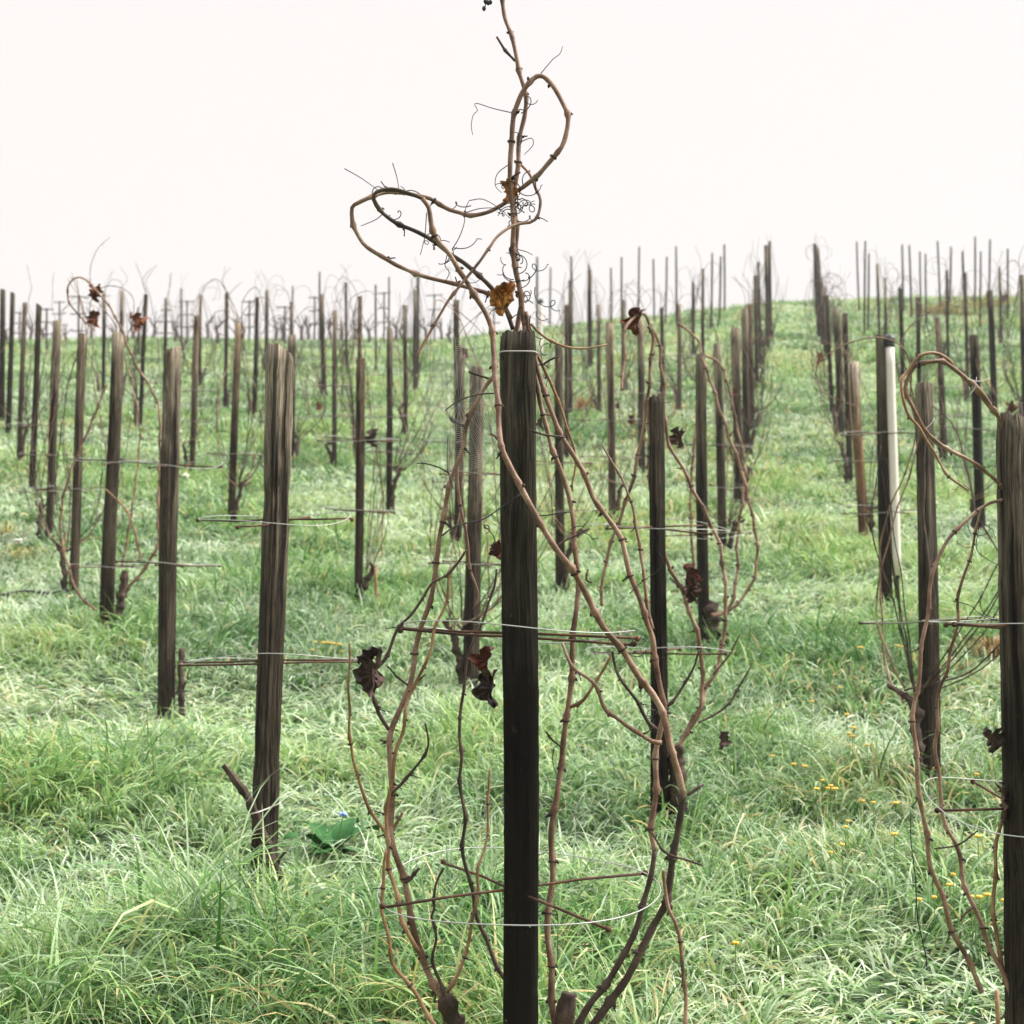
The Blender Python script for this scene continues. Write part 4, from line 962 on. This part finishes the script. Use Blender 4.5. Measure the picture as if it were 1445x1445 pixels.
# wildflowers: a stem with a little head of petals
def flower_mesh(mat, heads, size, h, seed):
    rg = np.random.default_rng(seed)
    mb = MB(); st = MB()
    for k in range(heads):
        tip = np.array([rg.normal(0, size * .7) * (heads > 1), rg.normal(0, size * .7) * (heads > 1), h * rg.uniform(.8, 1.1)])
        st.tube(spline([np.zeros(3), tip * [.3, .3, .5], tip], .02), .0015, 5)
        for q in range(5):
            a = q * 2 * PI / 5 + rg.uniform(0, .3)
            mb.ball(tip + np.array([math.cos(a), math.sin(a), .2]) * size * .42, size * .40, 6, 4, (1, 1, .85))
        mb.ball(tip + [0, 0, size * .1], size * .3, 6, 4)
    return mb, st
def flower_proto(mat, heads, size, h, seed, label, group, loc):
    e = thing('wildflower', tuple(loc), label, 'flower', group)
    a, b_ = flower_mesh(mat, heads, size, h, seed)
    a.build('petals', M[mat], e); b_.build('stem', M['stem_green'], e)
    return e
ylist = [(1135, 1075), (1160, 1098), (1172, 1108), (1178, 1115), (1195, 1008), (1198, 1025), (1203, 1042), (1205, 1030), (1152, 1110), (1168, 1113), (1196, 1148), (1193, 1158), (1188, 1180), (1172, 1194), (1232, 1128), (1218, 1135), (1264, 1125), (1265, 907), (1272, 906), (1214, 918), (1120, 1075), (1185, 963), (1145, 984),
         (1340, 1238), (1345, 1243), (1370, 1255), (1375, 1272), (1382, 1274), (1393, 1265), (1318, 1262), (1297, 1272), (1417, 1275), (1378, 1085), (1322, 1090), (1262, 1181), (1380, 1182), (1224, 1050), (1090, 1056), (445, 902), (455, 908), (462, 904), (470, 912), (478, 906), (440, 912), (483, 914), (1038, 1337)]
fe = None
for i, (a, b_) in enumerate(ylist):
    loc, Yf = at_ground(a, b_ , .19)
    lab = 'small yellow wildflower in the grass left of the centre vine' if a < 600 else 'small yellow wildflower scattered in the grass right of the centre vine'
    grp = 'yellow wildflowers at the left' if a < 600 else 'yellow wildflowers at the right'
    if fe is None:
        fe = flower_proto('petal_yellow', 1, .014, .22, 1, lab, grp, loc); o = fe
    else:
        o = fe.copy(); COL.objects.link(o); o.location = tuple(loc); tag(o, lab, 'flower', grp)
        for ch in fe.children:
            cc = ch.copy(); COL.objects.link(cc); cc.parent = o
    o.rotation_euler = (0, 0, i * 1.7); s = random.uniform(.8, 1.35) * (Yf / 6) ** .5; o.scale = (s, s, random.uniform(.85, 1.1))
loc, _ = at_ground(104, 806, .14); e = flower_proto('petal_pink', 8, .026, .16, 4, 'pale pink flower cluster at the foot of the fourth left post', None, loc)
loc, _ = at_ground(24, 766, .12); flower_proto('petal_white', 12, .022, .14, 5, 'white flower cluster in the grass near the left edge', None, loc)
loc, _ = at_ground(262, 672, .12); flower_proto('petal_white', 10, .022, .14, 6, 'small white flower cluster right of the second grey post', None, loc)
loc, _ = at_ground(345, 575, .12); flower_proto('petal_white', 7, .022, .14, 9, 'far white flower cluster behind the front left post', None, loc)

# yellow-orange clumps of withered plants
def tuft(px_, py_, n, ln, spread, mat, label, seed, name='dry_tuft'):
    b, Y = at_ground(px_, py_, .08); rg = np.random.default_rng(seed); mb = MB()
    for k in range(n):
        a = rg.uniform(0, 2 * PI); r0 = abs(rg.normal(0, spread)); p0 = b + [math.cos(a) * r0, math.sin(a) * r0 * .7, -.01]
        d = np.array([math.cos(a) + rg.normal(0, .4), math.sin(a) + rg.normal(0, .4), 0]); l = ln * rg.uniform(.5, 1.2); w = rg.uniform(.002, .0045) * max(1, Y / 12)
        pts = [p0, p0 + d * l * .2 + [0, 0, l * .6], p0 + d * l * .65 + [0, 0, l * .7], p0 + d * l + [0, 0, l * .35]]
        sd = np.array([-d[1], d[0], 0]); sd = sd / (np.linalg.norm(sd) + 1e-9) * w
        sp = spline(pts, l / 5); m = len(sp); ws = np.linspace(1, .1, m)[:, None] ** .6
        Vv = np.concatenate([sp - sd * ws, sp + sd * ws]); mb.add(Vv, [(i, i + 1, m + i + 1, m + i) for i in range(m - 1)])
    tag(mb.build(name, M[mat], None, tuple(b)), label, 'grass tuft')
tuft(1407, 916, 240, .20, .12, 'straw', 'heap of rusty dry straw behind the post at the right edge', 1)
tuft(1362, 940, 40, .16, .008, 'straw', 'few pale dry stalks left of the rusty straw heap', 2)
tuft(820, 577, 90, .35, .20, 'leaf_amber', 'patch of orange withered leaves up the slope right of the centre post', 3, 'withered_plant')
tuft(1395, 432, 420, .32, 1.5, 'yellowed', 'long yellow-brown dry patch on the right crest', 4)
tuft(1330, 442, 420, .34, .5, 'yellowed', 'yellow dry patch below the right crest stakes', 5)
tuft(5, 745, 70, .17, .10, 'yellowed', 'yellowed grass tuft at the left edge of the photo', 6)
tuft(25, 775, 70, .15, .11, 'yellowed', 'yellowed grass tuft under the white flowers at the left', 7)
# orange leaf far up on the right crest
q = P(1417, 421, POSTS['thin1422']['Y'] - .1); mb = MB(); leaf_mesh(mb, q + [0, 0, .1], .30, 77, .9, .5, .2)
lo = mb.build('dead_leaf', M['leaf_red'], None, tuple(q)); tag(lo, 'orange leaf hanging beside a far stake on the right crest', 'leaf')
# hose in the grass
h0, Yh = at_ground(15, 828, .10); h1, _ = at_ground(102, 824, .10)
mb = MB(); pts = [h0 + (h1 - h0) * t + np.array([0, .03 * math.sin(5 * t), .055 + .012 * math.sin(7 * t)]) for t in np.linspace(-.4, 1.0, 8)]
mb.tube(spline(pts, .03), .011, 8); tag(mb.build('drip_hose', M['hose'], None, tuple(h0)), 'black irrigation hose lying in the grass at the left', 'hose')
# little broken sticks
for (a, b0, c_, d_, w, lab) in ((1407, 1397, 1410, 1470, 8, 'short brown stick standing in the grass at the lower right'), (530, 800, 532, 845, 5, 'thin reddish stick standing right of the wide split post')):
    Yk = CY + .05 if b0 > 1200 else unproject(c_, d_); mb = MB(); B = P(c_, d_, Yk); B[2] = min(B[2], float(ground(B[0], B[1])) - .02)
    mb.tube(np.linspace(B, P(a, b0, Yk), 6) + np.random.default_rng(2).normal(0, .002, (6, 3)), np.linspace(1, .8, 6) * w * Yk / F / 2, 8)
    tag(mb.build('wooden_stick', M['cane_amber'], None, tuple(B)), lab, 'stick')

# ------------------------------------------------------------------ morning haze
def haze():
    mb = MB(); x0, x1, y0, y1, z0, z1 = -60, 60, -8, 62, -4, 19
    v = [(x, y, z) for z in (z0, z1) for y in (y0, y1) for x in (x0, x1)]
    mb.add(v, [(0, 2, 3, 1), (4, 5, 7, 6), (0, 1, 5, 4), (2, 6, 7, 3), (0, 4, 6, 2), (1, 3, 7, 5)])
    m = bpy.data.materials.new('haze_air'); m.use_nodes = True; nt = m.node_tree
    nt.nodes.remove(nt.nodes['Principled BSDF'])
    vo = nd(nt, 'ShaderNodeVolumePrincipled'); vo.inputs['Color'].default_value = (.97, .96, .95, 1); vo.inputs['Density'].default_value = .0012; vo.inputs['Anisotropy'].default_value = .3
    nt.links.new(vo.outputs[0], nt.nodes['Material Output'].inputs['Volume'])
    o = mb.build('haze', m, None, smooth=False); tag(o, 'thin pale morning haze over the vineyard', 'haze', kind='stuff')
haze()

# ------------------------------------------------------------------ light, world, camera
SUN_EL, SUN_AZ = math.radians(46), math.radians(88)     # azimuth clockwise from +Y (the view direction) towards +X
w = bpy.data.worlds.new('World'); sc.world = w; w.use_nodes = True
nt = w.node_tree; bg = nt.nodes['Background']; L = nt.links
sky = nd(nt, 'ShaderNodeTexSky'); sky.sky_type = 'NISHITA'; sky.sun_disc = False
sky.sun_elevation = SUN_EL; sky.sun_rotation = SUN_AZ; sky.dust_density = 4; sky.air_density = 1; sky.ozone_density = 1
tc = nd(nt, 'ShaderNodeTexCoord'); sx = nd(nt, 'ShaderNodeSeparateXYZ'); L.new(tc.outputs['Generated'], sx.inputs[0])
# bright overcast: pale warm near the horizon, brighter overhead (as an overcast sky is)
nz = nd(nt, 'ShaderNodeTexNoise'); L.new(tc.outputs['Generated'], nz.inputs['Vector']); nz.inputs['Scale'].default_value = 1.6; nz.inputs['Detail'].default_value = 4
cr = ramp(nt, [(0, (7.55, 7.2, 7.0)), (.45, (7.5, 7.2, 7.05)), (.70, (29, 28.5, 28)), (1, (35, 34.5, 34))])
L.new(sx.outputs['Z'], cr.inputs[0])
# dimming added to the unseen sky behind and left, to darken post fronts
mr = nd(nt, 'ShaderNodeMapRange'); mr.inputs['From Min'].default_value = -.6; mr.inputs['From Max'].default_value = .40; mr.inputs['To Min'].default_value = .42; mr.inputs['To Max'].default_value = 1.0
L.new(math_(nt, 'ADD', sx.outputs['Y'], math_(nt, 'MULTIPLY', sx.outputs['X'], .6)), mr.inputs['Value'])
vm = nd(nt, 'ShaderNodeVectorMath', operation='SCALE'); L.new(cr.outputs[0], vm.inputs[0]); L.new(mr.outputs[0], vm.inputs['Scale'])
mx = mixc(nt, .95, sky.outputs[0], vm.outputs[0])
L.new(mx, bg.inputs['Color']); bg.inputs['Strength'].default_value = .1

sd = bpy.data.lights.new('sun', 'SUN'); sd.energy = 4.7; sd.angle = math.radians(14); sd.color = (1, .95, .88)
so = bpy.data.objects.new('sun', sd); COL.objects.link(so)
from mathutils import Vector
dv = Vector((math.sin(SUN_AZ) * math.cos(SUN_EL), math.cos(SUN_AZ) * math.cos(SUN_EL), math.sin(SUN_EL)))
so.rotation_euler = (-dv).to_track_quat('-Z', 'Y').to_euler(); so.location = (6, 4, 9)

cd = bpy.data.cameras.new('camera'); co = bpy.data.objects.new('camera', cd); COL.objects.link(co)
co.location = tuple(CAM); co.rotation_euler = (PI / 2 + PITCH, 0, 0)
cd.sensor_width = 36; cd.lens = 36 * F / 1445; cd.clip_end = 1000; cd.clip_start = .05
cd.dof.use_dof = True; cd.dof.focus_distance = CY + .02; cd.dof.aperture_fstop = 6.3
sc.camera = co
sc.view_settings.view_transform = 'Standard'; sc.view_settings.look = 'None'; sc.view_settings.gamma = 1; sc.view_settings.exposure = .42
sc.cycles.max_bounces = 6; sc.cycles.transparent_max_bounces = 4
